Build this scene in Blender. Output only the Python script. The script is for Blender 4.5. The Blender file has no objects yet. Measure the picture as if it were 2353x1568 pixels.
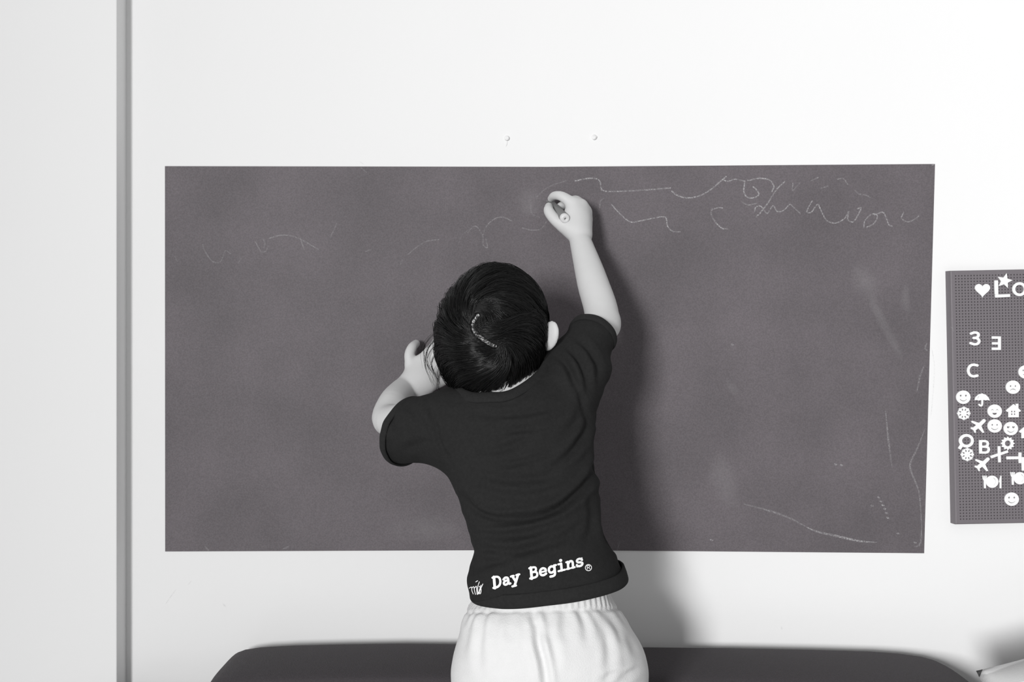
import bpy, bmesh, math, random
import numpy as np
from mathutils import Vector, Matrix
from mathutils.bvhtree import BVHTree

# ------------------------------------------------------------------ camera, world, lights, exposure
scene = bpy.context.scene
COL = scene.collection
FPX, CXP, CYP = 2288.0, 1176.5, 784.0          # focal length and image centre for a 2353 x 1568 frame
D, ZC = 1.552, 1.22                            # camera distance from the wall and eye height
cam_d = bpy.data.cameras.new('camera'); cam = bpy.data.objects.new('camera', cam_d); COL.objects.link(cam)
cam.location = (0, -D, ZC); cam.rotation_euler = (math.pi / 2, 0, 0)
cam_d.sensor_width = 36; cam_d.lens = 36 * FPX / 2353; cam_d.clip_start = 0.02
scene.camera = cam

w = bpy.data.worlds.new('room_light'); scene.world = w; w.use_nodes = True
w.node_tree.nodes['Background'].inputs[0].default_value = (1, 1, 1, 1)
w.node_tree.nodes['Background'].inputs[1].default_value = 0.41

def area(name, loc, target, size, power, size_y=None):
    l = bpy.data.lights.new(name, 'AREA'); l.energy = power; l.size = size
    if size_y: l.shape = 'RECTANGLE'; l.size_y = size_y
    o = bpy.data.objects.new(name, l); COL.objects.link(o); o.location = loc
    o.rotation_euler = (Vector(target) - Vector(loc)).to_track_quat('-Z', 'Y').to_euler()
    return o
area('window_left_offscreen', (-2.0, -6.0, 1.6), (-1.0, -5.98, 1.58), 2.6, 850, 1.3)     # key: a tall window in the left wall, behind the camera

vs = scene.view_settings
vs.view_transform = 'Standard'; vs.look = 'None'; vs.gamma = 1; vs.use_curve_mapping = False
vs.exposure = -0.05
scene.display_settings.display_device = 'sRGB'

# ------------------------------------------------------------------ helpers
def P(px, py, y=0.0):
    """world point that lies at depth y and projects to the photo position (px, py)"""
    s = (D + y) / FPX
    return np.array([(px - CXP) * s, y, ZC + (CYP - py) * s])

def proj(v):
    s = FPX / (D + v[:, 1])
    return np.stack([CXP + v[:, 0] * s, CYP - (v[:, 2] - ZC) * s], 1)

def link(name, me, mat, parent=None):
    o = bpy.data.objects.new(name, me); COL.objects.link(o)
    if mat is not None and not me.materials: me.materials.append(mat)
    if parent is not None: o.parent = parent
    return o

def mesh_np(name, v, f, smooth=True):
    """mesh from numpy vertices and an (n,3|4) face array"""
    me = bpy.data.meshes.new(name)
    v = np.asarray(v, np.float32); f = np.asarray(f, np.int32); k = f.shape[1]
    me.vertices.add(len(v)); me.vertices.foreach_set('co', v.ravel())
    me.loops.add(f.size); me.loops.foreach_set('vertex_index', f.ravel())
    me.polygons.add(len(f)); me.polygons.foreach_set('loop_start', np.arange(0, f.size, k, dtype=np.int32))
    me.update(calc_edges=True)
    if smooth: me.polygons.foreach_set('use_smooth', np.ones(len(f), bool))
    me.validate()
    return me

def mesh_bm(name, bm, smooth=False):
    me = bpy.data.meshes.new(name); bmesh.ops.recalc_face_normals(bm, faces=bm.faces[:])
    bm.to_mesh(me); bm.free()
    if smooth: me.polygons.foreach_set('use_smooth', np.ones(len(me.polygons), bool))
    return me

def tag(o, label=None, cat=None, group=None, kind=None):
    for k, v in (('label', label), ('category', cat), ('group', group), ('kind', kind)):
        if v: o[k] = v
    return o

def empty(name, loc):
    o = bpy.data.objects.new(name, None); COL.objects.link(o); o.location = loc
    bpy.context.view_layer.update()
    return o

def adopt(child, parent):
    """parent while keeping the child's world position"""
    bpy.context.view_layer.update()
    child.parent = parent; child.matrix_parent_inverse = parent.matrix_world.inverted()
    return child

def box(bm, x0, x1, y0, y1, z0, z1):
    r = bmesh.ops.create_cube(bm, size=1)
    for v in r['verts']:
        v.co = Vector((x0 + (v.co.x + .5) * (x1 - x0), y0 + (v.co.y + .5) * (y1 - y0), z0 + (v.co.z + .5) * (z1 - z0)))
    return r['verts']

def rbox_mesh(name, b, bev=0.01, seg=3, smooth=True):
    bm = bmesh.new(); box(bm, *b)
    if bev: bmesh.ops.bevel(bm, geom=bm.edges[:], offset=bev, segments=seg, profile=.5, affect='EDGES')
    return mesh_bm(name, bm, smooth)

# ------------------------------------------------------------------ materials
def srgb(c):
    c = c / 255.0
    return c / 12.92 if c <= .04045 else ((c + .055) / 1.055) ** 2.4

def mat(name, col, rough=.6, spec=.5, nscale=0, namt=0, bump=0, bscale=200, stretch=(1, 1, 1), sheen=0):
    m = bpy.data.materials.new(name); m.use_nodes = True
    nt = m.node_tree; b = nt.nodes['Principled BSDF']
    if not isinstance(col, tuple): col = (col, col, col)
    b.inputs['Base Color'].default_value = (*col, 1); b.inputs['Roughness'].default_value = rough
    b.inputs['Specular IOR Level'].default_value = spec
    if sheen: b.inputs['Sheen Weight'].default_value = sheen
    tc = nt.nodes.new('ShaderNodeTexCoord'); mp = nt.nodes.new('ShaderNodeMapping'); mp.inputs['Scale'].default_value = stretch
    nt.links.new(tc.outputs['Object'], mp.inputs['Vector'])
    if namt:
        n = nt.nodes.new('ShaderNodeTexNoise'); n.inputs['Scale'].default_value = nscale; n.inputs['Detail'].default_value = 5
        mx = nt.nodes.new('ShaderNodeMix'); mx.data_type = 'RGBA'
        mx.inputs[6].default_value = (*[c * (1 - namt) for c in col], 1); mx.inputs[7].default_value = (*[min(1, c * (1 + namt)) for c in col], 1)
        nt.links.new(mp.outputs[0], n.inputs['Vector']); nt.links.new(n.outputs['Fac'], mx.inputs[0]); nt.links.new(mx.outputs[2], b.inputs['Base Color'])
    if bump:
        n2 = nt.nodes.new('ShaderNodeTexNoise'); n2.inputs['Scale'].default_value = bscale; n2.inputs['Detail'].default_value = 3
        bp = nt.nodes.new('ShaderNodeBump'); bp.inputs['Strength'].default_value = bump; bp.inputs['Distance'].default_value = .002
        nt.links.new(mp.outputs[0], n2.inputs['Vector']); nt.links.new(n2.outputs['Fac'], bp.inputs['Height']); nt.links.new(bp.outputs[0], b.inputs['Normal'])
    return m

M = {}
M['wall'] = mat('white_wall_paint', .84, .75, .2, 3, .015, .12, 60)
M['floor'] = mat('floor_wood', .52, .5, .4, 6, .25, .1, 40, (1, 8, 1))
M['skin'] = mat('skin', .60, .55, .3, 60, .03, .04, 500)
M['skin'].node_tree.nodes['Principled BSDF'].inputs['Subsurface Weight'].default_value = .12
M['skin'].node_tree.nodes['Principled BSDF'].inputs['Subsurface Radius'].default_value = (.004, .004, .004)
M['shirt'] = mat('black_jersey', .017, .9, .18, 260, .30, .35, 900)
M['hem'] = mat('black_jersey_hem', .019, .9, .18, 260, .30, .35, 900)
M['print'] = mat('white_print', .86, .6, .3)
M['shorts'] = mat('white_cotton', .72, .85, .2, 90, .03, .3, 700)
M['hair'] = mat('black_hair', .007, .33, .5)
M['cap'] = mat('black_hair_base', .008, .6, .3, 120, .4)
M['sofa'] = mat('charcoal_sofa_fabric', (.062, .056, .061), .9, .2, 420, .35, .5, 600, (1, 1, 3.5), sheen=.05)
M['wood'] = mat('sofa_wood', .10, .5, .4, 12, .2)
M['peg'] = mat('white_peg_plastic', .90, .4, .4)
M['pegboard'] = mat('mauve_grey_pegboard_plastic', (.165, .150, .162), .55, .35, 300, .08)
M['nail'] = mat('painted_screw', .80, .5, .4)
M['marker'] = mat('grey_marker_plastic', .17, .38, .5)
M['marker_end'] = mat('pale_marker_cap', .68, .4, .5)
M['nib'] = mat('marker_nib', .5, .8, .2)
M['eye'] = mat('dark_eye', .02, .15, .6)

def pillow_material():
    m = mat('striped_pale_cotton', .52, .9, .2, 300, .06, .2, 500)
    nt = m.node_tree; b = nt.nodes['Principled BSDF']
    tc = nt.nodes.new('ShaderNodeTexCoord'); wv = nt.nodes.new('ShaderNodeTexWave')
    wv.wave_type = 'BANDS'; wv.bands_direction = 'Z'; wv.inputs['Scale'].default_value = 17; wv.inputs['Distortion'].default_value = .6
    r = nt.nodes.new('ShaderNodeValToRGB'); r.color_ramp.elements[0].position = .86; r.color_ramp.elements[0].color = (.50, .50, .50, 1)
    r.color_ramp.elements[1].position = .97; r.color_ramp.elements[1].color = (.72, .72, .72, 1)
    nt.links.new(tc.outputs['Object'], wv.inputs['Vector']); nt.links.new(wv.outputs['Fac'], r.inputs[0]); nt.links.new(r.outputs[0], b.inputs['Base Color'])
    return m
M['pillow'] = pillow_material()

def board_material():
    """dark vinyl with an uneven film of rubbed-out chalk dust"""
    m = bpy.data.materials.new('dusty_chalkboard_vinyl'); m.use_nodes = True
    nt = m.node_tree; N = nt.nodes; L = nt.links; b = N['Principled BSDF']
    b.inputs['Roughness'].default_value = .62; b.inputs['Specular IOR Level'].default_value = .3
    tc = N.new('ShaderNodeTexCoord')
    def mr(src, a, b_, c=0., d=1.):
        n = N.new('ShaderNodeMapRange'); n.interpolation_type = 'SMOOTHSTEP'
        for i, v in enumerate((a, b_, c, d)): n.inputs[i + 1].default_value = v
        L.new(src, n.inputs[0]); return n.outputs[0]
    def mul(a, b_):
        n = N.new('ShaderNodeMath'); n.operation = 'MULTIPLY'
        for i, v in enumerate((a, b_)):
            if isinstance(v, float): n.inputs[i].default_value = v
            else: L.new(v, n.inputs[i])
        return n.outputs[0]
    n2 = N.new('ShaderNodeTexNoise'); n2.inputs['Scale'].default_value = 7; n2.inputs['Detail'].default_value = 6; L.new(tc.outputs['Object'], n2.inputs['Vector'])
    e = mr(n2.outputs['Fac'], .2, .8, .52, .78)
    gr = N.new('ShaderNodeTexNoise'); gr.inputs['Scale'].default_value = 520; gr.inputs['Detail'].default_value = 2; L.new(tc.outputs['Object'], gr.inputs['Vector'])
    mx = N.new('ShaderNodeMix'); mx.data_type = 'RGBA'
    mx.inputs[6].default_value = (.034, .034, .034, 1); mx.inputs[7].default_value = (.172, .151, .165, 1); L.new(e, mx.inputs[0])
    g2 = N.new('ShaderNodeMix'); g2.data_type = 'RGBA'; g2.blend_type = 'MULTIPLY'; g2.inputs[0].default_value = 1
    gc = N.new('ShaderNodeMapRange'); gc.inputs[1].default_value = .3; gc.inputs[2].default_value = .7; gc.inputs[3].default_value = .86; gc.inputs[4].default_value = 1.14
    L.new(gr.outputs['Fac'], gc.inputs[0]); L.new(mx.outputs[2], g2.inputs[6]); L.new(gc.outputs[0], g2.inputs[7]); L.new(g2.outputs[2], b.inputs['Base Color'])
    return m
M['board'] = board_material()

def chalk_material(name, amount, col=.62):
    m = bpy.data.materials.new(name); m.use_nodes = True
    nt = m.node_tree; N = nt.nodes; L = nt.links; b = N['Principled BSDF']
    b.inputs['Base Color'].default_value = (col, col * .98, col, 1); b.inputs['Roughness'].default_value = .95; b.inputs['Specular IOR Level'].default_value = .05
    tc = N.new('ShaderNodeTexCoord'); n = N.new('ShaderNodeTexNoise'); n.inputs['Scale'].default_value = 480; n.inputs['Detail'].default_value = 4
    n2 = N.new('ShaderNodeTexNoise'); n2.inputs['Scale'].default_value = 28; n2.inputs['Detail'].default_value = 2
    r = N.new('ShaderNodeMapRange'); r.inputs[1].default_value = .36; r.inputs[2].default_value = .66; r.inputs[3].default_value = amount * .1; r.inputs[4].default_value = amount * 1.7
    r2 = N.new('ShaderNodeMapRange'); r2.inputs[1].default_value = .3; r2.inputs[2].default_value = .6; r2.inputs[3].default_value = .45; r2.inputs[4].default_value = 1
    mu = N.new('ShaderNodeMath'); mu.operation = 'MULTIPLY'; mu.use_clamp = True
    L.new(tc.outputs['Object'], n.inputs['Vector']); L.new(tc.outputs['Object'], n2.inputs['Vector'])
    L.new(n.outputs['Fac'], r.inputs[0]); L.new(n2.outputs['Fac'], r2.inputs[0]); L.new(r.outputs[0], mu.inputs[0]); L.new(r2.outputs[0], mu.inputs[1])
    at = N.new('ShaderNodeAttribute'); at.attribute_name = 'fade'; mf = N.new('ShaderNodeMath'); mf.operation = 'MULTIPLY'
    L.new(mu.outputs[0], mf.inputs[0]); L.new(at.outputs['Fac'], mf.inputs[1]); L.new(mf.outputs[0], b.inputs['Alpha'])
    return m
M['chalk_bright'] = chalk_material('chalk_line_fresh', .40)
M['chalk_mid'] = chalk_material('chalk_line_worn', .22)
M['chalk_faint'] = chalk_material('chalk_line_faint', .13)
M['chalk_smear'] = chalk_material('chalk_smear', .085)
for _n in M['chalk_smear'].node_tree.nodes:
    if _n.type == 'MAP_RANGE' and abs(_n.inputs[1].default_value - .36) < 1e-4: _n.inputs[1].default_value, _n.inputs[2].default_value, _n.inputs[3].default_value, _n.inputs[4].default_value = 0, 1, .05, .12
M['scuff'] = chalk_material('wall_scuff', .10, .30)

# ------------------------------------------------------------------ the setting
def struct(name, b, m, bev=0.0):
    o = link(name, rbox_mesh(name, b, bev, 2, False), m); o['kind'] = 'structure'; return o
XL = float(P(290, 0, 0)[0])                       # where the proud wall section ends
struct('floor', (-3.0, 3.2, -3.2, .12, -.10, 0), M['floor'])
wall = struct('wall_back', (XL - .05, 3.2, 0, .12, 0, 2.7), M['wall'])
dstep = .037
struct('wall_left', (-3.0, XL, -dstep, .12, 0, 2.7), M['wall'], .0015)
struct('baseboard_back', (XL + .001, 3.2, -.014, .001, 0, .08), M['wall'], .003)
struct('baseboard_left', (-3.0, XL, -dstep - .014, -dstep + .001, 0, .08), M['wall'], .003)

# ------------------------------------------------------------------ strokes (ribbons that follow a drawn line)
def smooth_line(pts, n=8, closed=False):
    """Catmull-Rom through 2-D or 3-D points"""
    p = np.array(pts, float)
    if len(p) < 3: 
        t = np.linspace(0, 1, n + 1)[:, None]; return p[0] * (1 - t) + p[1] * t
    q = np.vstack([p[-1], p, p[0], p[1]]) if closed else np.vstack([2 * p[0] - p[1], p, 2 * p[-1] - p[-2]])
    out = []
    for i in range(1, len(q) - 2):
        a, b, c, d = q[i - 1], q[i], q[i + 1], q[i + 2]
        for t in np.arange(n) / n:
            out.append(.5 * (2 * b + (c - a) * t + (2 * a - 5 * b + 4 * c - d) * t * t + (3 * b - a - 3 * c + d) * t ** 3))
    out.append(q[-2]); return np.array(out)

def ribbon(pts, wd, caps=True, taper=False):
    """outline polygon pairs of a stroke: left side, right side in drawing space, with rounded ends"""
    p = np.array(pts, float); t = np.gradient(p, axis=0); t /= np.maximum(np.linalg.norm(t, axis=1), 1e-9)[:, None]
    nrm = np.stack([-t[:, 1], t[:, 0]], 1); r = np.full(len(p), wd / 2.)
    if taper: r *= np.sin(np.linspace(.12, math.pi - .12, len(p))) ** .5
    L, R = p + nrm * r[:, None], p - nrm * r[:, None]
    if caps and not taper:
        a = np.array([.85, .5])[:, None]
        def cap(c, d, n, r): return [(c + d * r * s, c_) for s, c_ in ((1., .3), (.8, .62), (.45, .9))]
        pre = [(p[0] - t[0] * r[0] * s, nrm[0] * r[0] * c) for s, c in ((1., .28), (.8, .62), (.45, .9))]
        post = [(p[-1] + t[-1] * r[-1] * s, nrm[-1] * r[-1] * c) for s, c in ((.45, .9), (.8, .62), (1., .28))]
        L = np.vstack([[c + n for c, n in pre], L, [c + n for c, n in post]])
        R = np.vstack([[c - n for c, n in pre], R, [c - n for c, n in post]])
    return L, R

def strip_faces(n, off=0):
    i = np.arange(n - 1); return np.stack([i, i + 1, i + 1 + n, i + n], 1) + off

def flat_stroke_mesh(name, polylines, wd, y, taper=False, n=8):
    V, F, A, off = [], [], [], 0
    for pl in polylines:
        L, R = ribbon(smooth_line(pl, n), wd, taper=taper); m = len(L)
        e = np.sin(np.linspace(0, math.pi, m)) ** .7 if wd > 10 else np.ones(m); side = 0. if wd > 10 else .75
        for q, a in zip(np.linspace(0, 1, 5), (0, .7, 1, .7, 0)):
            V += [P(c, d, y) for c, d in L * (1 - q) + R * q]; A += list(e * (side + (1 - side) * a))
        for q in range(4): F.append(strip_faces(m, off + q * m))
        off += 5 * m
    me = mesh_np(name, V, np.vstack(F), False); at = me.attributes.new('fade', 'FLOAT', 'POINT'); at.data.foreach_set('value', np.array(A, np.float32))
    return me

# ------------------------------------------------------------------ chalkboard sheet with its chalk marks
cb = empty('chalkboard', P(1250, 1270, 0))
tag(cb, 'wide dark grey chalkboard sheet with faint chalk scribbles stuck on the white wall', 'chalkboard')
corners = [(379, 382), (1260, 383.5), (2148.5, 377), (2123.5, 1272), (1260, 1264.5), (379.5, 1268)]
bm = bmesh.new()
fr = [bm.verts.new(P(a, b, -.0012)) for a, b in corners]; bk = [bm.verts.new(Vector(P(a, b, -.0012)) + Vector((0, .0010, 0))) for a, b in corners]
bm.faces.new(fr); bm.faces.new(bk[::-1])
for i in range(6): j = (i + 1) % 6; bm.faces.new((fr[i], bk[i], bk[j], fr[j]))
adopt(link('sheet', mesh_bm('sheet', bm), M['board']), cb)
YB = -.0012
marks = [
 ('bright', 3.2, [[(1322,416),(1345,411),(1366,410),(1378,416),(1381,432),(1388,439),(1420,440),(1480,437),(1541,432)],
                  [(1544,440),(1556,449),(1578,455),(1605,451),(1630,438),(1652,420),(1668,406)], [(1662,413),(1672,417),(1690,412),(1712,417)],
                  [(1712,417),(1709,440),(1718,454),(1734,454),(1744,446),(1736,434),(1731,430)], [(1718,415),(1745,410),(1768,414),(1778,428),(1774,440)],
                  [(1803,418),(1784,436),(1765,466),(1748,488),(1738,498)],
                  [(1637,480),(1634,492),(1645,512),(1660,525),(1672,526)]]),
 ('bright', 2.8, [[(1734,486),(1737,476),(1748,474),(1756,484),(1764,490),(1776,473),(1786,486),(1800,484),(1815,470),(1824,477),(1840,492)],
                  [(1866,462),(1854,486),(1864,488),(1878,470),(1884,478)], [(1884,478),(1898,505),(1918,513),(1940,503),(1950,486),(1948,504),(1960,510),(1974,490),(1978,478),(1970,480)],
                  [(1985,522),(1988,506),(2004,492),(2016,497),(2008,514),(1992,522)], [(2010,494),(2028,488),(2036,500),(2042,516),(2050,520)],
                  [(2076,488),(2072,502),(2086,510),(2102,504),(2111,497)], [(1634,483),(1648,478),(1660,478)],
                  [(1405,470),(1425,492),(1448,510),(1470,508),(1500,502),(1528,499),(1534,520),(1546,532),(1563,533)]]),
 ('mid', 2.8, [[(1822,422),(1822,438),(1838,420)], [(1864,416),(1880,408)], [(1885,433),(1902,428)], [(1925,412),(1938,411),(1948,424)], [(1965,438),(1974,446),(1990,449),(2003,456)],
               [(1704,464),(1718,471),(1738,468)], [(1388,456),(1380,462),(1378,476)],
               [(1110,540),(1118,520),(1135,504),(1155,499),(1176,508)], [(1200,524),(1222,529),(1243,526),(1255,510)],
               [(1075,534),(1090,520),(1100,526),(1110,545),(1110,562),(1120,569),(1116,548)],
               [(938,585),(955,570),(980,555),(1008,551)], [(466,563),(470,576),(485,598),(498,604),(508,600),(518,577),(530,584)],
               [(587,556),(600,578),(611,577),(616,565)], [(605,550),(609,560),(606,570)], [(618,548),(645,541),(672,543),(700,555),(731,573)],
               [(760,544),(774,514)], [(690,548),(699,574)]]),
 ('faint', 3.0, [[(1220,470),(1222,490),(1240,500)], [(1055,558),(1062,540),(1078,528)], [(840,578),(852,574)], [(391,575),(391,584)], [(402,590),(407,600)],
                 [(1230,456),(1260,430),(1300,416)], [(920,610),(925,596)], [(548,604),(554,594)], [(1424,1245),(1419,1262)], [(830,386),(842,396)]]),
 ('mid', 4.5, [[(1706,1158),(1760,1172),(1812,1190),(1858,1214)], [(2035,945),(2040,1000),(2045,1040),(2050,1075)], [(2126,985),(2108,1030),(2092,1065),(2094,1085),(2112,1135),(2118,1215)],
               [(2130,788),(2126,800),(2131,806)], [(2124,840),(2114,865),(2107,900)], [(2118,1215),(2114,1250),(2100,1258)], [(470,1256),(480,1266)], [(650,1262),(665,1256)]]),
 ('bright', 5.0, [[(1853,1212),(1880,1223),(1925,1233),(1975,1244),(2015,1247)], [(2141,379),(2148,378)]]),
 ('smear', 26, [[(2000,640),(2005,690),(2025,735),(2060,800),(2072,835)], [(2082,650),(2080,690),(2088,725)], [(1670,870),(1685,895),(1700,905)]]),
 ('smear', 70, [[(1220,430),(1215,470),(1210,500)], [(1640,1040),(1660,1100),(1690,1170)], [(880,1225),(980,1215),(1060,1222)], [(1960,600),(1990,650),(2010,690)]]),
]
yy = YB - .0003
for kind, wd, lines in marks:
    for pl in lines:
        yy -= .000004
        adopt(link('chalk_stroke', flat_stroke_mesh('chalk_stroke', [pl], wd, yy, taper=wd > 3.5), M['chalk_' + kind]), cb)
for k, (a, b) in enumerate([(2019,1143),(2024,1152),(2029,1161),(2033,1169),(2037,1179),(2040,1190),(2004,1162),(1635,1241),(2063,1226),(1920,1067),(1934,1069),(2103,1247),(1683,792)]):
    adopt(link('chalk_speck', flat_stroke_mesh('chalk_speck', [[(a - 1.5, b), (a, b + 1), (a + 1.5, b + 1)]], 4, yy), M['chalk_bright']), cb)
# faint pencil marks on the painted wall
for pl, wd in (([(2141,800),(2147,840),(2145,890),(2139,960)], 3), ([(512,1388),(520,1397)], 4), ([(826,371),(836,378)], 2), ([(380,1390),(392,1372),(405,1355)], 2), ([(1795,1440),(1797,1448)], 3), ([(440,1335),(432,1345)], 2)):
    adopt(link('scuff', flat_stroke_mesh('scuff', [pl], wd, -.0006, taper=True), M['scuff']), wall)

# two painted-over screws above the board
def wall_screw(px, py, tilt, label):
    t = empty('wall_screw', P(px, py, 0)); tag(t, label, 'screw', 'painted screws above the chalkboard')
    c = P(px, py, 0); bm = bmesh.new()
    prof = [(.0012, .0), (.0034, -.0003), (.0040, -.0016), (.0036, -.0030), (.0022, -.0038), (.0008, -.0034)]
    rings = [[bm.verts.new((c[0] + r * math.cos(a) + tilt * y * .6, y, c[2] + r * math.sin(a) + tilt * y * .4)) for a in np.linspace(0, 2 * math.pi, 16, endpoint=False)] for r, y in prof]
    for a, b in zip(rings, rings[1:]):
        for i in range(16): bm.faces.new((a[i], a[(i + 1) % 16], b[(i + 1) % 16], b[i]))
    bm.faces.new(rings[-1])
    adopt(link('head', mesh_bm('head', bm, True), M['nail']), t)
    bm = bmesh.new(); ln = .0035
    box(bm, c[0] - .0026, c[0] + .0026, -.0040, -.0033, c[2] - .0004, c[2] + .0004)
    adopt(link('slot', mesh_bm('slot', bm), M['nail']), t)
    return t, c
t, c = wall_screw(1165, 318, .1, 'round painted wall screw with a paint drip below it, above the chalkboard')
adopt(link('paint_drip', flat_stroke_mesh('paint_drip', [[(1165, 323), (1164, 330), (1162, 336)]], 3, -.0008, taper=True), M['nail']), t)
wall_screw(1367, 315, 1., 'crooked painted wall screw without a drip, above the chalkboard')

# ------------------------------------------------------------------ sofa and pillow
sofa = empty('sofa', (.12, -.4, 0))
tag(sofa, 'charcoal fabric sofa with a rounded back cushion against the white wall', 'sofa')
prof = [P(a, b, -.10) for a, b in [(478, 1600), (486, 1562), (496, 1535), (506, 1512), (516, 1501), (535, 1494), (570, 1489), (640, 1485), (760, 1482), (900, 1480), (1100, 1482), (1400, 1488), (1700, 1491), (1900, 1495),
        (2040, 1499), (2110, 1504), (2160, 1511), (2190, 1519), (2212, 1530), (2228, 1546), (2238, 1565), (2246, 1600)]]
prof = [(p[0], p[2] - .017) for p in prof]
prof = [(prof[0][0], .44)] + prof + [(prof[-1][0], .44)]
pr = np.array(prof); tg = np.roll(pr, -1, 0) - np.roll(pr, 1, 0); tg /= np.linalg.norm(tg, axis=1)[:, None]; inw = np.stack([tg[:, 1], -tg[:, 0]], 1); inw[0] = (1, 0); inw[-1] = (-1, 0)
V, F, n = [], [], len(pr); PH = np.linspace(-1, 1, 15)
for ph in PH:
    q = pr + inw * .024 * (1 - (1 - abs(ph) ** 2.4 * .97) ** .5); V += [(x, -.098 + .082 * math.sin(ph * math.pi / 2), z) for x, z in q]
for i in range(len(PH) - 1): F += [(i * n + j, i * n + (j + 1) % n, (i + 1) * n + (j + 1) % n, (i + 1) * n + j) for j in range(n)]
bm = bmesh.new(); vv = [bm.verts.new(v) for v in V]
for f in F: bm.faces.new([vv[i] for i in f])
bm.faces.new(vv[:n]); bm.faces.new(vv[-n:])
bc = mesh_bm('back_cushion', bm, True)
for pg in bc.polygons:
    if len(pg.vertices) > 4: pg.use_smooth = False
adopt(link('back_cushion', bc, M['sofa']), sofa)
adopt(link('seat_cushion', rbox_mesh('seat_cushion', (-.62, 1.18, -.78, -.02, .28, .42), .03, 4), M['sofa']), sofa)
adopt(link('base', rbox_mesh('base', (-.62, 1.18, -.78, -.02, .13, .285), .012, 3), M['sofa']), sofa)
adopt(link('back_rail', rbox_mesh('back_rail', (-.60, 1.16, -.14, -.015, .40, .69), .02, 3), M['sofa']), sofa)
for x in (-.54, 1.10):
    for y in (-.71, -.10):
        bm = bmesh.new(); bmesh.ops.create_cone(bm, cap_ends=True, segments=16, radius1=.018, radius2=.026, depth=.135, matrix=Matrix.Translation((x, y, .0675)))
        adopt(link('leg', mesh_bm('leg', bm), M['wood']), sofa)

def pillow():
    n = 40; g = np.linspace(-1, 1, n); U, Wd = np.meshgrid(g, g, indexing='ij'); hs = .18
    th = .075 * np.clip((1 - U ** 4), 0, 1) ** .5 * np.clip((1 - Wd ** 4), 0, 1) ** .5
    pin = 1 - .06 * (1 - np.abs(U)) * Wd ** 2
    X = hs * U * (1 - .05 * (1 - Wd ** 2)); Z = hs * Wd * (1 - .05 * (1 - U ** 2))
    V = np.vstack([np.stack([X, -th, Z], -1).reshape(-1, 3), np.stack([X, th, Z], -1).reshape(-1, 3)])
    i, j = np.meshgrid(np.arange(n - 1), np.arange(n - 1), indexing='ij'); a = (i * n + j).ravel()
    F = np.vstack([np.stack([a, a + n, a + n + 1, a + 1], 1), np.stack([a, a + 1, a + n + 1, a + n], 1) + n * n])
    me = mesh_np('pillow', V, F); bm = bmesh.new(); bm.from_mesh(me); bmesh.ops.remove_doubles(bm, verts=bm.verts[:], dist=1e-5); bm.to_mesh(me); bm.free()
    me.polygons.foreach_set('use_smooth', np.ones(len(me.polygons), bool))
    o = link('pillow', me, M['pillow'])
    a = math.radians(19); p = P(2240, 1548, -.215)
    o.location = (p[0] + .18 * (math.cos(a) + math.sin(a)), -.245, p[2] + .18 * (math.sin(a) - math.cos(a)) + .006)
    o.rotation_euler = (math.radians(-9), -a, 0)
    tag(o, 'pale grey striped pillow leaning on the sofa beside the charcoal back cushion', 'pillow')
pillow()

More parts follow.
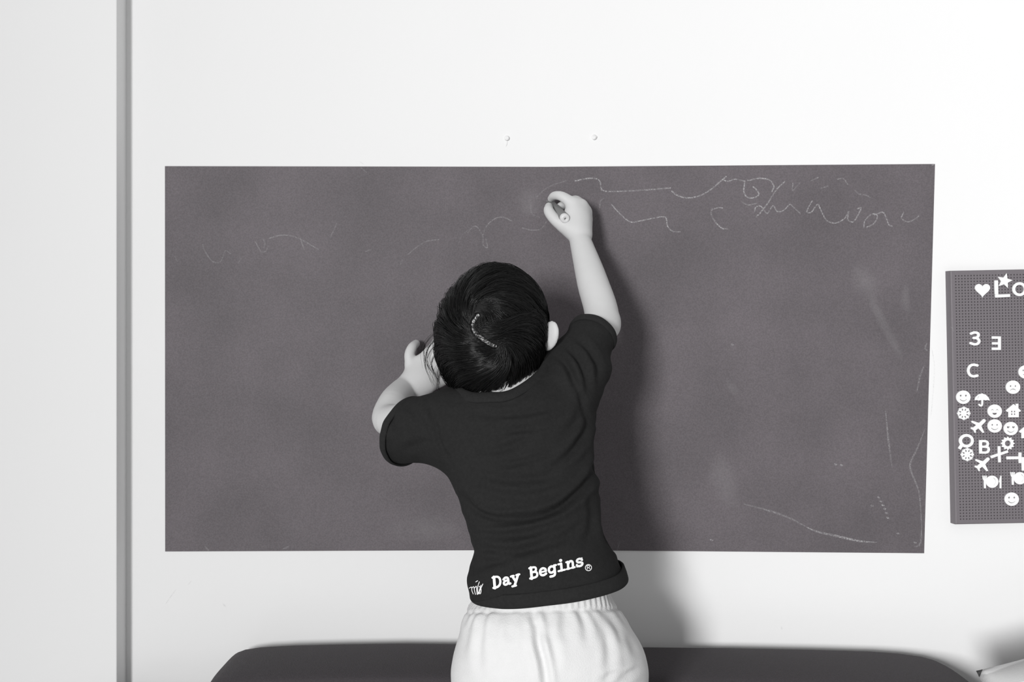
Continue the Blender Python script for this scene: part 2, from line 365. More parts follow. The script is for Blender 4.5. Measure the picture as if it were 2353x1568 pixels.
# ------------------------------------------------------------------ peg board and its pegs
def pegboard():
    d = .017; hgt = 585 / 1494; wid = .40
    t = empty('peg_board', P(2191, 1206, -d)); tag(t, 'mauve grey plastic peg board with rows of small holes, hung right of the chalkboard', 'peg board')
    rot = math.radians(1.15); o0 = P(2195.5, 1206, -d); ux = np.array([math.cos(rot), 0, math.sin(rot)]); uz = np.array([-math.sin(rot), 0, math.cos(rot)]); uy = np.array([0, 1., 0])
    def W(a, b, c=0.): return o0 + ux * a + uz * b + uy * c
    pit, piz = .00474, .00452; nx = int((wid - .0072) / pit); nz = int((hgt - .0112) / piz); hw = .00095; dp = .013
    x0 = (wid - nx * pit) / 2; z0 = (hgt - nz * piz) / 2
    # front plate with real square holes
    V, F = [], []; H, HF = [], []
    base = np.array([[-1, -1], [1, -1], [1, 1], [-1, 1]]) * .5
    for i in range(nx):
        for k in range(nz):
            cx, cz = x0 + (i + .5) * pit, z0 + (k + .5) * piz; s = len(V)
            V += [W(cx + a * pit, cz + b * piz) for a, b in base] + [W(cx + a * 2 * hw, cz + b * 2 * hw) for a, b in base]
            F += [(s + q, s + (q + 1) % 4, s + 4 + (q + 1) % 4, s + 4 + q) for q in range(4)]
            s = len(H)
            H += [W(cx + a * 2 * hw, cz + b * 2 * hw) for a, b in base] + [W(cx + a * 2 * hw, cz + b * 2 * hw, dp) for a, b in base]
            HF += [(s + q, s + (q + 1) % 4, s + 4 + (q + 1) % 4, s + 4 + q) for q in range(4)] + [(s + 4, s + 5, s + 6, s + 7)]
    adopt(link('hole_grid', mesh_np('hole_grid', V, F, False), M['pegboard']), t)['kind'] = 'stuff'
    adopt(link('hole', mesh_np('hole', H, HF, False), M['pegboard']), t)['kind'] = 'stuff'
    # tray: border round the plate, rounded lip, flared sides, back
    rings = []
    for ins, c in ((None, 0.), (.0018, 0.), (.0005, .0006), (0., .0018), (-.0004, d - .0008), (-.0004, d - .0002)):
        if ins is None: q = [(x0, z0), (wid - x0, z0), (wid - x0, hgt - z0), (x0, hgt - z0)]
        else: q = [(ins, ins), (wid - ins, ins), (wid - ins, hgt - ins), (ins, hgt - ins)]
        rings.append([W(a, b, c) for a, b in q])
    bm = bmesh.new(); R = [[bm.verts.new(v) for v in r] for r in rings]
    for a, b in zip(R, R[1:]):
        for q in range(4): bm.faces.new((a[q], a[(q + 1) % 4], b[(q + 1) % 4], b[q]))
    bm.faces.new(R[-1][::-1])
    adopt(link('tray', mesh_bm('tray', bm), M['pegboard']), t)
    adopt(link('scratch', flat_stroke_mesh('scratch', [[(2183, 751), (2189, 755), (2191, 762)]], 2.5, -d - .0004, taper=True), M['chalk_mid']), t)
pegboard()
YP = -.0171
def circle(cx, cy, rx, ry=None, n=28): 
    ry = ry or rx; return [(cx + rx * math.cos(a), cy + ry * math.sin(a)) for a in np.linspace(0, 2 * math.pi, n, endpoint=False)]
def star(cx, cy, R, r, k=5, a0=-math.pi / 2): return [(cx + (R if i % 2 == 0 else r) * math.cos(a0 + i * math.pi / k), cy + (R if i % 2 == 0 else r) * math.sin(a0 + i * math.pi / k)) for i in range(2 * k)]
def heart(cx, cy, s):
    return [(cx + s * 16 * math.sin(a) ** 3 / 16, cy - s * (13 * math.cos(a) - 5 * math.cos(2 * a) - 2 * math.cos(3 * a) - math.cos(4 * a)) / 16) for a in np.linspace(0, 2 * math.pi, 40, endpoint=False)]
def stroke_poly(pts, wd, n=6):
    L, R = ribbon(smooth_line(pts, n), wd); return [tuple(q) for q in L] + [tuple(q) for q in R[::-1]]
def straight(a, b, wd):
    a, b = np.array(a, float), np.array(b, float); t = (b - a) / np.linalg.norm(b - a); nn = np.array([-t[1], t[0]]) * wd / 2
    return [tuple(a + nn), tuple(b + nn), tuple(b - nn), tuple(a - nn)]

def peg(name, cat, label, px, py, shapes, rot=0., th=.0024):
    """shapes: list of curve fills; each fill is a list of closed outlines (even-odd: inner ones are holes), photo pixels, y down"""
    V, F, off = [], [], 0; c, s = math.cos(math.radians(rot)), math.sin(math.radians(rot)); sc = (D + YP) / FPX
    meshes = []
    for fill in shapes:
        cu = bpy.data.curves.new('outline', 'CURVE'); cu.dimensions = '2D'; cu.fill_mode = 'BOTH'; cu.extrude = th / 2; cu.bevel_depth = .00035; cu.bevel_resolution = 1; cu.offset = -.00025
        for ol in fill:
            sp = cu.splines.new('POLY'); sp.points.add(len(ol) - 1); sp.use_cyclic_u = True
            for q, (a, b) in zip(sp.points, ol): q.co = ((a * c - b * s) * sc, -(a * s + b * c) * sc, 0, 1)
        o = bpy.data.objects.new('tmp', cu); COL.objects.link(o)
        meshes.append(bpy.data.meshes.new_from_object(o.evaluated_get(bpy.context.evaluated_depsgraph_get())))
        bpy.data.objects.remove(o)
    bm = bmesh.new()
    for q, m in enumerate(meshes):
        n0 = len(bm.verts); bm.from_mesh(m); bm.verts.ensure_lookup_table()
        for v in bm.verts[n0:]: v.co.z += .00004 * q
    # stand the flat outline up against the board: (x, y, z) -> (x, -z, y)
    for v in bm.verts: x, y, z = v.co; v.co = (x, -z, y)
    # the two little plugs on the back that sit in the holes
    me = bpy.data.meshes.new(name); bm.to_mesh(me); bm.free()
    for m in meshes: bpy.data.meshes.remove(m)
    o = link(name, me, M['peg']); p = P(px, py, YP); o.location = (p[0], YP - th / 2 - .0003, p[2])
    tag(o, label, cat, 'white pegs on the peg board'); return o

face = circle(0, 0, 16.3, 15.4, 40)
smile = stroke_poly([(-7.5, 5), (-4, 7.6), (0, 8.5), (4, 7.6), (7.5, 5)], 1.4)
E1 = lambda dx, s=1: star(dx, -3.5, 3.4 * s, 1.6 * s)
fork_plate = [[circle(1, 0, 14.2, 14, 36), stroke_poly([(4, -9), (8.5, -4), (9, 2), (5, 8)], 1.0)],
              [straight((-15.5, -4), (-15.5, 15), 4.2)], [straight((-20, -14), (-19, -5), 1.8)], [straight((-16, -14), (-16, -5), 1.8)], [straight((-12.2, -14), (-13, -5), 1.8)], [[(-20.5, -7), (-12, -7), (-13.5, -2), (-18, -2)]],
              [[(17.5, -2), (20.5, -14), (22, -14), (22, 15), (18, 15), (18.5, 2), (17, 1)]]]
def snow():
    out = []
    for k in range(8):
        a = k * math.pi / 4; u = np.array([math.cos(a), math.sin(a)]); v = np.array([-u[1], u[0]])
        out.append([straight((0, 0), u * 15.5, 3.0)])
        for sg in (-1, 1): out.append([straight(u * 8.5, u * 13.5 + v * sg * 4.2, 2.4)])
    return [[circle(0, 0, 6.6)]] + out
plane_o = [(16, -15), (17.5, -11), (7, 0), (14, 15), (10, 16), (0, 5.5), (-6, 10), (-5, 15), (-8, 16), (-11, 9.5), (-17, 6), (-16, 3), (-11, 3.5), (-4, -2), (-16, -9), (-14, -12), (2, -7), (12, -16)]
house_o = [(0, -15.5), (5.5, -10.5), (5.5, -16), (11, -16), (11, -5.5), (17, -.5), (14.5, 3), (12, 1.5), (12, 15), (-12, 15), (-12, 1.5), (-14.5, 3), (-17, -.5)]
sq = lambda x, y, s=1.8: [(x - s, y - s), (x + s, y - s), (x + s, y + s), (x - s, y + s)]
house = [[house_o, sq(-3.7, 2), sq(2.7, 2), sq(-3.7, 8), sq(2.7, 8)]]
gear = [[star(0, 0, 16.2, 12, 12), circle(0, 0, 6.8)]]
umb = [[[(-17, 1), (-15, -6), (-8, -12.5), (-1, -14), (0, -15.5), (1, -14), (8, -12), (15, -5), (17.5, 2), (12, .2), (8, 1.5), (4, .2), (0, 1.5), (-4, .5), (-8, 1.8), (-12, .2)], stroke_poly([(-10, -3), (-9, -6), (-7.5, -7.5)], 1.4)],
       [stroke_poly([(.5, 0), (.5, 9), (-1, 13), (-4, 13.5), (-6.5, 11)], 3.6)]]
B = 'bar'
peg('heart_peg', 'peg', 'white heart peg in the top row of the peg board, before the letter L', 2256, 667, [[heart(0, -1, 17.2)]])
peg('bar_peg', 'peg', 'upright white bar peg that makes the stem of the letter L', 2287.5, 661, [[straight((0, -16), (0.6, 16), 8)]])
peg('bar_peg', 'peg', 'lying white bar peg that makes the foot of the letter L', 2302, 680, [[straight((-17, 1), (17, -.5), 6.6)]])
peg('star_peg', 'peg', 'white five-pointed star peg above the letter L and the O', 2307, 646, [[star(0, 0, 18, 8, 5, math.radians(-5))]])
peg('letter_peg', 'letter', 'white letter O peg in the top row of the peg board', 2341, 665, [[circle(0, 0, 16.5, 16), circle(0, 0, 10.2, 10)]])
peg('number_peg', 'number', 'white number 3 peg above the letter C', 2239, 778, [[stroke_poly([(-9, -11), (-2, -13.5), (6, -12), (8, -7), (4, -2), (-3, -1)], 5.6)], [stroke_poly([(-3, -1), (5, 0), (9.5, 6), (6, 12), (-2, 13.5), (-10, 11)], 5.6)]])
peg('letter_peg', 'letter', 'white letter E peg turned upside down, beside the number 3', 2288, 789, [[straight((7, -15.5), (7, 15.5), 6)], [straight((-10.5, -12.8), (8, -12.8), 5.5)], [straight((-10, .5), (8, .5), 5.2)], [straight((-10.5, 12.8), (8, 12.8), 5.5)]])
peg('letter_peg', 'letter', 'white letter C peg below the number 3', 2233, 852, [[stroke_poly([(11, -12), (2, -13.5), (-6, -10), (-9.5, 0), (-6, 9.5), (2, 13), (11, 11.5)], 5.8)]])
peg('face_peg', 'face', 'white round face peg with a straight mouth, above the sad face', 2355, 855, [[face, circle(-5.5, -3.5, 1.9), circle(5.5, -3.5, 1.9), straight((-6, 6), (6, 6), 1.4)]])
peg('face_peg', 'face', 'white round sad face peg with a downturned mouth', 2326, 890, [[face, circle(-5.5, -2.5, 1.9), circle(5.5, -2.5, 1.9), stroke_poly([(-6, 7), (-3, 4.8), (0, 4.2), (3, 4.8), (6, 7)], 1.4)]])
peg('face_peg', 'face', 'white smiling face peg with star eyes, beside the umbrella', 2212, 913, [[face, E1(-6), E1(6), smile]])
peg('umbrella_peg', 'umbrella', 'white umbrella peg with a hooked handle beside the star-eyed face', 2255, 919, umb)
peg('face_peg', 'face', 'white laughing face peg with an open mouth, beside the whole house', 2284, 945, [[face, stroke_poly([(-8, -2), (-5.5, -4), (-3, -2)], 1.3), stroke_poly([(3, -2), (5.5, -4), (8, -2)], 1.3), [(-6, 4), (6, 4), (4, 7.5), (0, 8.8), (-4, 7.5)]]])
peg('house_peg', 'house', 'white house peg with a chimney and four window panes, below the sad face', 2327, 944, house)
peg('snowflake_peg', 'snowflake', 'white snowflake peg below the star-eyed face by the umbrella', 2213, 950, snow())
peg('plane_peg', 'airplane', 'white airplane peg between a snowflake and the plain smiling face', 2246, 979, [[plane_o]])
peg('face_peg', 'face', 'white smiling face peg with round eyes, below the laughing face', 2284, 979, [[face, circle(-5.5, -2.5, 1.9), circle(5.5, -2.5, 1.9), smile]])
peg('face_peg', 'face', 'white smiling face peg with heart eyes, above the gear', 2321, 985, [[face, heart(-6, -3, 3.3), heart(6, -3, 3.3), smile]])
peg('house_peg', 'house', 'white house peg beside the heart-eyed face', 2357, 992, house)
peg('magnifier_peg', 'magnifier', 'white magnifying glass peg between the two snowflakes', 2218, 1015, [[circle(1, -2, 17, 15.5, 36), circle(1.5, -2, 10.5, 9.2, 30)], [straight((-10, 8), (-15, 17), 7)]])
peg('letter_peg', 'letter', 'white letter B peg beside the magnifying glass', 2260, 1027, [[straight((-8.5, -15.5), (-8.5, 15.5), 6.4)], [stroke_poly([(-9, -13), (3, -13), (8, -9), (7, -3), (2, -.5), (-9, -.5)], 5.2)], [stroke_poly([(2, -.5), (9, 2), (10, 8), (5, 12.8), (-9, 12.8)], 5.2)]])
peg('gear_peg', 'gear', 'white toothed gear peg with a round hole, below the heart-eyed face', 2314, 1019, gear)
peg('snowflake_peg', 'snowflake', 'white snowflake peg below the magnifying glass', 2221, 1044.5, snow())
peg('bar_peg', 'peg', 'upright white bar peg crossed by a slanted bar, below the gear', 2294, 1044, [[straight((0, -18.5), (1, 18.5), 6)]])
peg('bar_peg', 'peg', 'slanted white bar peg crossing an upright bar, below the gear', 2294, 1044, [[straight((-19.5, 6.5), (19.5, -7), 5.6)]], th=.0036)
peg('letter_peg', 'letter', 'white letter T peg lying on its side, next to the crossed bars', 2330, 1052, [[straight((12, -12), (12, 12), 6.4)], [straight((-19, .5), (13, 0), 6.4)]])
peg('letter_peg', 'letter', 'white letter F peg below the lying letter T', 2356, 1066, [[straight((-7, -15.5), (-7, 15.5), 6)], [straight((-9.5, -12.6), (11, -12.6), 5.6)], [straight((-7, 0), (8, 0), 5.2)]])
peg('plane_peg', 'airplane', 'white airplane peg between the lower snowflake and the crossed bars', 2255, 1067, [[plane_o]])
peg('plate_peg', 'plate', 'white peg of a plate between fork and knife, left one, below the airplane', 2277, 1107, fork_plate)
peg('plate_peg', 'plate', 'white peg of a plate between fork and knife, below the letter F', 2341, 1099, fork_plate)
peg('face_peg', 'face', 'white smiling face peg with star eyes, lowest of all the pegs', 2323, 1147, [[face, E1(-6), E1(6), smile]])
for o in bpy.data.objects:
    if o.get('label', '').endswith('left one, below the airplane'): o['label'] = 'white peg of a plate between fork and knife, below the airplane'

# ------------------------------------------------------------------ implicit surfaces for the child
class Field:
    def __init__(self, lo, hi, h):
        self.h = h; self.lo = np.array(lo, float); n = np.ceil((np.array(hi) - self.lo) / h).astype(int) + 1
        self.d = np.full(n, .05, np.float32)
    def add(self, fn, lo, hi, k=.01, op='min'):
        h = self.h; pad = k + 4 * h
        a = np.clip(np.floor((np.array(lo) - pad - self.lo) / h).astype(int), 0, np.array(self.d.shape)); b = np.clip(np.ceil((np.array(hi) + pad - self.lo) / h).astype(int) + 1, 0, np.array(self.d.shape))
        if (b <= a).any(): return
        g = [((np.arange(a[i], b[i])) * h + self.lo[i]).astype(np.float32) for i in range(3)]
        X, Y, Z = np.meshgrid(*g, indexing='ij', sparse=True)
        v = fn(X, Y, Z).astype(np.float32); sl = tuple(slice(a[i], b[i]) for i in range(3)); u = self.d[sl]
        if op == 'min': hh = np.maximum(k - np.abs(u - v), 0) / max(k, 1e-6); self.d[sl] = np.minimum(u, v) - hh * hh * k * .25
        else: v = -v; hh = np.maximum(k - np.abs(u - v), 0) / max(k, 1e-6); self.d[sl] = np.maximum(u, v) + hh * hh * k * .25
    def cap(self, a, b, ra, rb, k=.01):
        a, b = np.array(a, float), np.array(b, float); ab = b - a; L2 = max(ab @ ab, 1e-12); r = max(ra, rb)
        def fn(X, Y, Z):
            t = np.clip(((X - a[0]) * ab[0] + (Y - a[1]) * ab[1] + (Z - a[2]) * ab[2]) / L2, 0, 1)
            return np.sqrt((X - a[0] - t * ab[0]) ** 2 + (Y - a[1] - t * ab[1]) ** 2 + (Z - a[2] - t * ab[2]) ** 2) - (ra + (rb - ra) * t)
        self.add(fn, np.minimum(a, b) - r, np.maximum(a, b) + r, k)
    def chain(self, pts, rad, k=.006, n=5):
        q = smooth_line(np.column_stack([np.array(pts), np.array(rad)]), n); r = q[:, 3].max()
        def fn(X, Y, Z):
            out = None
            for u, v in zip(q, q[1:]):
                a = u[:3]; ab = v[:3] - a; L2 = max(ab @ ab, 1e-12)
                t = np.clip(((X - a[0]) * ab[0] + (Y - a[1]) * ab[1] + (Z - a[2]) * ab[2]) / L2, 0, 1)
                d = np.sqrt((X - a[0] - t * ab[0]) ** 2 + (Y - a[1] - t * ab[1]) ** 2 + (Z - a[2] - t * ab[2]) ** 2) - (u[3] + (v[3] - u[3]) * t)
                out = d if out is None else np.minimum(out, d)
            return out
        self.add(fn, q[:, :3].min(0) - r, q[:, :3].max(0) + r, k)
    def ell(self, c, rad, axes=None, k=.01, op='min'):
        c = np.array(c, float); rad = np.array(rad, float); A = np.eye(3) if axes is None else np.array(axes, float); R = rad.max()
        def fn(X, Y, Z):
            q = [((X - c[0]) * A[i, 0] + (Y - c[1]) * A[i, 1] + (Z - c[2]) * A[i, 2]) for i in range(3)]
            k0 = np.sqrt(sum((q[i] / rad[i]) ** 2 for i in range(3))); k1 = np.sqrt(sum((q[i] / rad[i] ** 2) ** 2 for i in range(3))) + 1e-6
            return k0 * (k0 - 1) / k1
        self.add(fn, c - R, c + R, k, op)
    def mesh(self):
        d = self.d; s = d < 0; cnt = np.zeros(tuple(np.array(d.shape) - 1), np.uint8)
        sl = lambda o, n: slice(o, n - 1 + o)
        for i in (0, 1):
            for j in (0, 1):
                for k in (0, 1): cnt += s[sl(i, d.shape[0]), sl(j, d.shape[1]), sl(k, d.shape[2])]
        act = (cnt > 0) & (cnt < 8); cells = np.argwhere(act); idx = np.full(act.shape, -1, np.int32); idx[act] = np.arange(len(cells))
        acc = np.zeros((len(cells), 3)); num = np.zeros(len(cells))
        for ax in range(3):
            o1, o2 = [q for q in range(3) if q != ax]
            for u in (0, 1):
                for v in (0, 1):
                    off = np.zeros(3, int); off[o1] = u; off[o2] = v; p0 = cells + off; p1 = p0.copy(); p1[:, ax] += 1
                    a = d[p0[:, 0], p0[:, 1], p0[:, 2]]; b = d[p1[:, 0], p1[:, 1], p1[:, 2]]; m = (a < 0) != (b < 0)
                    t = np.where(m, a / np.where(m, a - b, 1), 0); q = np.tile(off.astype(float), (len(cells), 1)); q[:, ax] += t
                    acc[m] += q[m]; num[m] += 1
        V = (cells + acc / num[:, None]) * self.h + self.lo; F = []
        for ax in range(3):
            o1, o2 = (ax + 1) % 3, (ax + 2) % 3
            a = [slice(None)] * 3; b = [slice(None)] * 3; a[ax] = slice(0, -1); b[ax] = slice(1, None)
            sa, sb = s[tuple(a)], s[tuple(b)]; e = np.argwhere(sa != sb); e = e[(e[:, o1] > 0) & (e[:, o2] > 0) & (e[:, o1] < d.shape[o1] - 1) & (e[:, o2] < d.shape[o2] - 1)]
            fl = sa[e[:, 0], e[:, 1], e[:, 2]]
            def c(du, dv):
                q = e.copy(); q[:, o1] += du; q[:, o2] += dv; return idx[q[:, 0], q[:, 1], q[:, 2]]
            f = np.stack([c(-1, -1), c(0, -1), c(0, 0), c(-1, 0)], 1); f[~fl] = f[~fl][:, ::-1]; F.append(f)
        return V, np.vstack(F)

def vnormals(V, F):
    fn = np.cross(V[F[:, 2]] - V[F[:, 0]], V[F[:, 3]] - V[F[:, 1]]); n = np.zeros_like(V)
    for i in range(4): np.add.at(n, F[:, i], fn)
    return n / np.maximum(np.linalg.norm(n, axis=1), 1e-12)[:, None]

def loft(table, pw=2.4):
    """implicit body of elliptical slices; rows: (py, left px, right px, centre y, half depth)"""
    T = []
    for py, l, r, cy, b in table:
        a, c = P(l, py, cy), P(r, py, cy); T.append((a[2], (a[0] + c[0]) / 2, (c[0] - a[0]) / 2, cy, b))
    T = np.array(sorted(T)); z = T[:, 0]; zz = np.linspace(z[0], z[-1], 200)
    ker = np.exp(-np.linspace(-2, 2, 13) ** 2); ker /= ker.sum(); col = []
    for i in range(1, 5):
        v = np.interp(zz, z, T[:, i]); col.append(np.convolve(np.pad(v, 6, 'edge'), ker, 'valid'))
    def fn(X, Y, Z, shrink=0.):
        cx, a, cy, b = [np.interp(Z, zz, c) for c in col]; a = a - shrink; b = b - shrink
        r = ((np.abs(X - cx) / a) ** pw + (np.abs(Y - cy) / b) ** pw) ** (1 / pw)
        d = (r - 1) * np.minimum(a, b)
        return np.maximum(d, np.maximum(zz[0] + shrink - Z, Z - zz[-1] + shrink))
    hi = [(T[:, 1] + T[:, 2]).max(), (T[:, 3] + T[:, 4]).max(), z[-1]]; lo = [(T[:, 1] - T[:, 2]).min(), (T[:, 3] - T[:, 4]).min(), z[0]]
    return fn, lo, hi

TORSO = [(838, 1150, 1240, -.228, .030), (856, 1105, 1272, -.232, .046), (880, 1060, 1310, -.236, .056), (910, 1022, 1350, -.240, .064), (960, 1004, 1364, -.246, .068), (1000, 1008, 1363, -.250, .070), (1050, 1018, 1367, -.256, .070),
         (1100, 1034, 1372, -.262, .070), (1150, 1058, 1377, -.268, .069), (1200, 1072, 1383, -.275, .070), (1240, 1084, 1394, -.281, .073), (1268, 1092, 1412, -.285, .076), (1300, 1080, 1424, -.288, .081), (1330, 1072, 1434, -.290, .085),
         (1360, 1078, 1446, -.290, .087), (1420, 1090, 1452, -.290, .087)]
HIPS = [(1330, 1112, 1392, -.288, .068), (1372, 1100, 1402, -.288, .070), (1400, 1074, 1418, -.290, .078), (1430, 1062, 1440, -.291, .086), (1470, 1055, 1461, -.292, .092), (1500, 1049, 1473, -.293, .094), (1540, 1048, 1474, -.294, .094), (1590, 1056, 1466, -.295, .088), (1640, 1085, 1445, -.295, .074), (1690, 1130, 1400, -.295, .054)]
torso_fn, t_lo, t_hi = loft(TORSO); hips_fn, h_lo, h_hi = loft(HIPS)

SR, ER, WR = P(1312, 866, -.245), P(1383, 733, -.170), P(1333, 552, -.076)        # raised arm: shoulder, elbow, wrist
SL, EL, WL = P(1035, 965, -.248), P(893, 966, -.140), P(934, 892, -.045)           # other arm
HC = P(1130, 768, -.232)                                                             # head centre and axes
hu = np.array([.115, -.34, .93]); hu /= np.linalg.norm(hu); hf = np.array([.12, .95, .33]); hf -= hu * (hf @ hu); hf /= np.linalg.norm(hf); hr = np.cross(hf, hu)
HA = np.array([hr, hf, hu]); SK = np.array([.0640, .084, .083])
def hp(r, f, u): return HC + hr * r + hf * f + hu * u
SEAT = .42
person = empty('person', (float(P(1260, 1568, -.29)[0]), -.29, SEAT))
tag(person, 'small child in black t-shirt and white shorts, seen from behind, drawing with one arm raised', 'person')

# ---- body: one continuous skin
def body():
    h = .002
    Fd = Field((-.24, -.42, SEAT - .004), (.19, .004, ZC + .27), h)
    Fd.add(lambda X, Y, Z: np.maximum(torso_fn(X, Y, Z, .010), ZC - .255 - Z), t_lo, t_hi, .01)
    Fd.add(lambda X, Y, Z: hips_fn(X, Y, Z, .012), h_lo, h_hi, .02)
    # legs and feet
    for px in (1165, 1365):
        hip = P(px, 1568, -.292); s = 1 if px > 1250 else -1
        kn = np.array([hip[0], -.285, .62]); an = np.array([hip[0] + s * .004, -.305, SEAT + .042])
        Fd.cap(hip, kn, .052, .039, .02); Fd.cap(kn, an, .037, .023, .015)
        Fd.chain([an + [0, -.012, -.018], an + [0, .02, -.02], an + [s * .004, .062, -.029]], [.022, .022, .0135], .012)
        for q, (dx, ln) in enumerate(((-.017, .086), (-.007, .086), (.0015, .082), (.009, .077), (.016, .070))):
            Fd.cap(an + [s * (dx + .004) , .060, -.032], an + [s * (dx * 1.05 + .004), ln, -.034], .0075, .0066 if q else .0085, .004)
    # neck and head
    nb = P(1176, 880, -.236)
    Fd.cap(nb, hp(.004, .0, -.055), .037, .036, .02)
    Fd.ell(HC, SK, HA, .02)
    Fd.ell(hp(0, .034, -.052), (.047, .046, .046), HA, .025)
    for s in (-1, 1):
        Fd.ell(hp(s * .032, .060, -.042), (.021, .018, .022), HA, .02)      # cheeks
        Fd.ell(hp(s * .027, .083, -.012), (.014, .009, .009), HA, .010, 'sub')   # eye sockets
    Fd.cap(hp(0, .079, -.012), hp(0, .086, -.032), .005, .0075, .008)        # nose
    for s in (-1, 1): Fd.ell(hp(s * .007, .083, -.034), (.005, .005, .0045), HA, .005)
    Fd.ell(hp(0, .076, -.052), (.015, .006, .0042), HA, .004); Fd.ell(hp(0, .075, -.060), (.013, .006, .0045), HA, .004)   # lips
    Fd.ell(hp(0, .066, -.082), (.014, .012, .010), HA, .012)                 # chin
    # ears
    for s in (-1, 1):
        ec = P(1264, 771, -.254) if s > 0 else hp(-.060, -.004, -.022)
        ax = np.array([[.88 * s, -.47, .1 * 0], [.47, .88 * s, 0], [0, 0, 1.]]); 
        eu = hu * .92 + hr * s * .12; eu /= np.linalg.norm(eu); eo = hr * s * .8 - hf * .6; eo -= eu * (eo @ eu); eo /= np.linalg.norm(eo); en = np.cross(eu, eo)
        Fd.ell(ec, (.0135, .0055, .0200), [eo, en, eu], .003)
        Fd.ell(ec - eu * .014 - eo * .002, (.0078, .0055, .0078), [eo, en, eu], .005)
        Fd.ell(ec + en * (.0055 if en @ hf > 0 else -.0055) * 1.0 + eo * .001, (.0080, .0038, .0125), [eo, en, eu], .003, 'sub')
    # raised arm
    mid = ER * .55 + WR * .45 + np.array([.001, -.001, 0])
    Fd.chain([SR, ER * .55 + SR * .45, ER, mid, WR * .8 + mid * .2, WR], [.029, .0262, .0240, .0222, .0172, .0158], .008)
    Fd.ell(ER + np.array([.006, -.002, -.008]), (.020, .020, .022), None, .006)
    # raised hand: palm, curled fingers, index and thumb pinching the marker
    pk = lambda a, b, y: P(a, b, y)
    w0 = WR; Kn = [pk(1318, 470, -.060), pk(1334, 474, -.055), pk(1344, 488, -.048), pk(1346, 507, -.042)]
    for K_, r in zip(Kn, (.0105, .0112, .0108, .0098)): Fd.cap(w0 * .75 + K_ * .25, K_, .0128, r, .009)
    Fd.ell(pk(1320, 508, -.060), (.0185, .016, .021), None, .012)
    Fd.cap(pk(1322, 528, -.068), pk(1300, 516, -.070), .0135, .0118, .010)
    Fd.chain([Kn[0], pk(1292, 452, -.058), pk(1274, 450, -.044), pk(1266, 457, -.030)], [.0096, .0074, .0063, .0054], .004)
    Fd.chain([pk(1312, 530, -.070), pk(1279, 508, -.071), pk(1262, 487, -.063), pk(1261, 475, -.050)], [.0120, .0088, .0080, .0062], .005)
    Fd.chain([Kn[1], pk(1322, 462, -.028), pk(1302, 468, -.020), pk(1286, 476, -.028)], [.0102, .0085, .0075, .0062], .003)
    Fd.chain([Kn[2], pk(1334, 476, -.021), pk(1316, 484, -.014), pk(1304, 494, -.026)], [.0100, .0083, .0073, .0060], .003)
    Fd.chain([Kn[3], pk(1341, 499, -.018), pk(1326, 506, -.012), pk(1314, 513, -.024)], [.0090, .0074, .0065, .0056], .003)
    # lower arm and its spread hand resting on the board
    Fd.chain([SL, EL * .55 + SL * .45, EL, P(903, 928, -.105), P(922, 902, -.068), P(934, 890, -.050)], [.029, .026, .0225, .0218, .0195, .0175], .008)
    Fd.chain([P(934, 890, -.050), P(948, 876, -.042)], [.0170, .0150], .004)
    Kl = [P(945, 840, -.040), P(967, 832, -.040), P(986, 834, -.040), P(1002, 846, -.040)]
    pw_ = P(956, 882, -.047)
    for K_, r in zip(Kl, (.0098, .0112, .0115, .0110)): Fd.cap(pw_, K_, .0190, r, .010)
    Fd.ell(P(975, 878, -.050), (.019, .0145, .0175), None, .010)
    Fd.chain([Kl[0], P(941, 816, -.040), P(947, 799, -.034), P(956, 790, -.020)], [.0092, .0079, .0073, .0062], .003)
    Fd.chain([Kl[1], P(984, 812, -.038), P(997, 796, -.028), P(1004, 784, -.015)], [.0096, .0084, .0076, .0064], .003)
    Fd.chain([Kl[2], P(1006, 808, -.036), P(1018, 792, -.024), P(1026, 780, -.013)], [.0098, .0090, .0078, .0064], .003)
    Fd.chain([Kl[3], P(1024, 828, -.034), P(1040, 815, -.022), P(1050, 806, -.012)], [.0096, .0088, .0076, .0064], .003)
    Fd.chain([P(985, 880, -.046), P(1012, 874, -.034), P(1032, 862, -.024), P(1044, 852, -.014)], [.0135, .0105, .0090, .0072], .005)
    V, F = Fd.mesh()
    V[:, 1] = np.minimum(V[:, 1], -.0022)            # skin flattens where it presses on the board
    V[:, 2] = np.maximum(V[:, 2], SEAT + .0003)      # soles
    o = adopt(link('body', mesh_np('body', V, F), M['skin']), person)
    for s in (-1, 1):
        bm = bmesh.new(); bmesh.ops.create_uvsphere(bm, u_segments=16, v_segments=10, radius=.0085, matrix=Matrix.Translation(hp(s * .027, .0665, -.012)))
        adopt(link('eye', mesh_bm('eye', bm, True), M['eye']), person)
        b = [hp(s * x, f, u) for x, f, u in ((.012, .082, .005), (.024, .080, .010), (.036, .073, .007))]
        bm = bmesh.new()
        for q0, q1 in zip(b, b[1:]):
            mid = Vector((q0 + q1) / 2); dv = Vector(q1 - q0); bmesh.ops.create_cone(bm, cap_ends=True, segments=8, radius1=.0022, radius2=.0022, depth=dv.length * 1.1, matrix=Matrix.Translation(mid) @ dv.to_track_quat('Z', 'Y').to_matrix().to_4x4())
        adopt(link('eyebrow', mesh_bm('eyebrow', bm, True), M['hair']), person)
body()

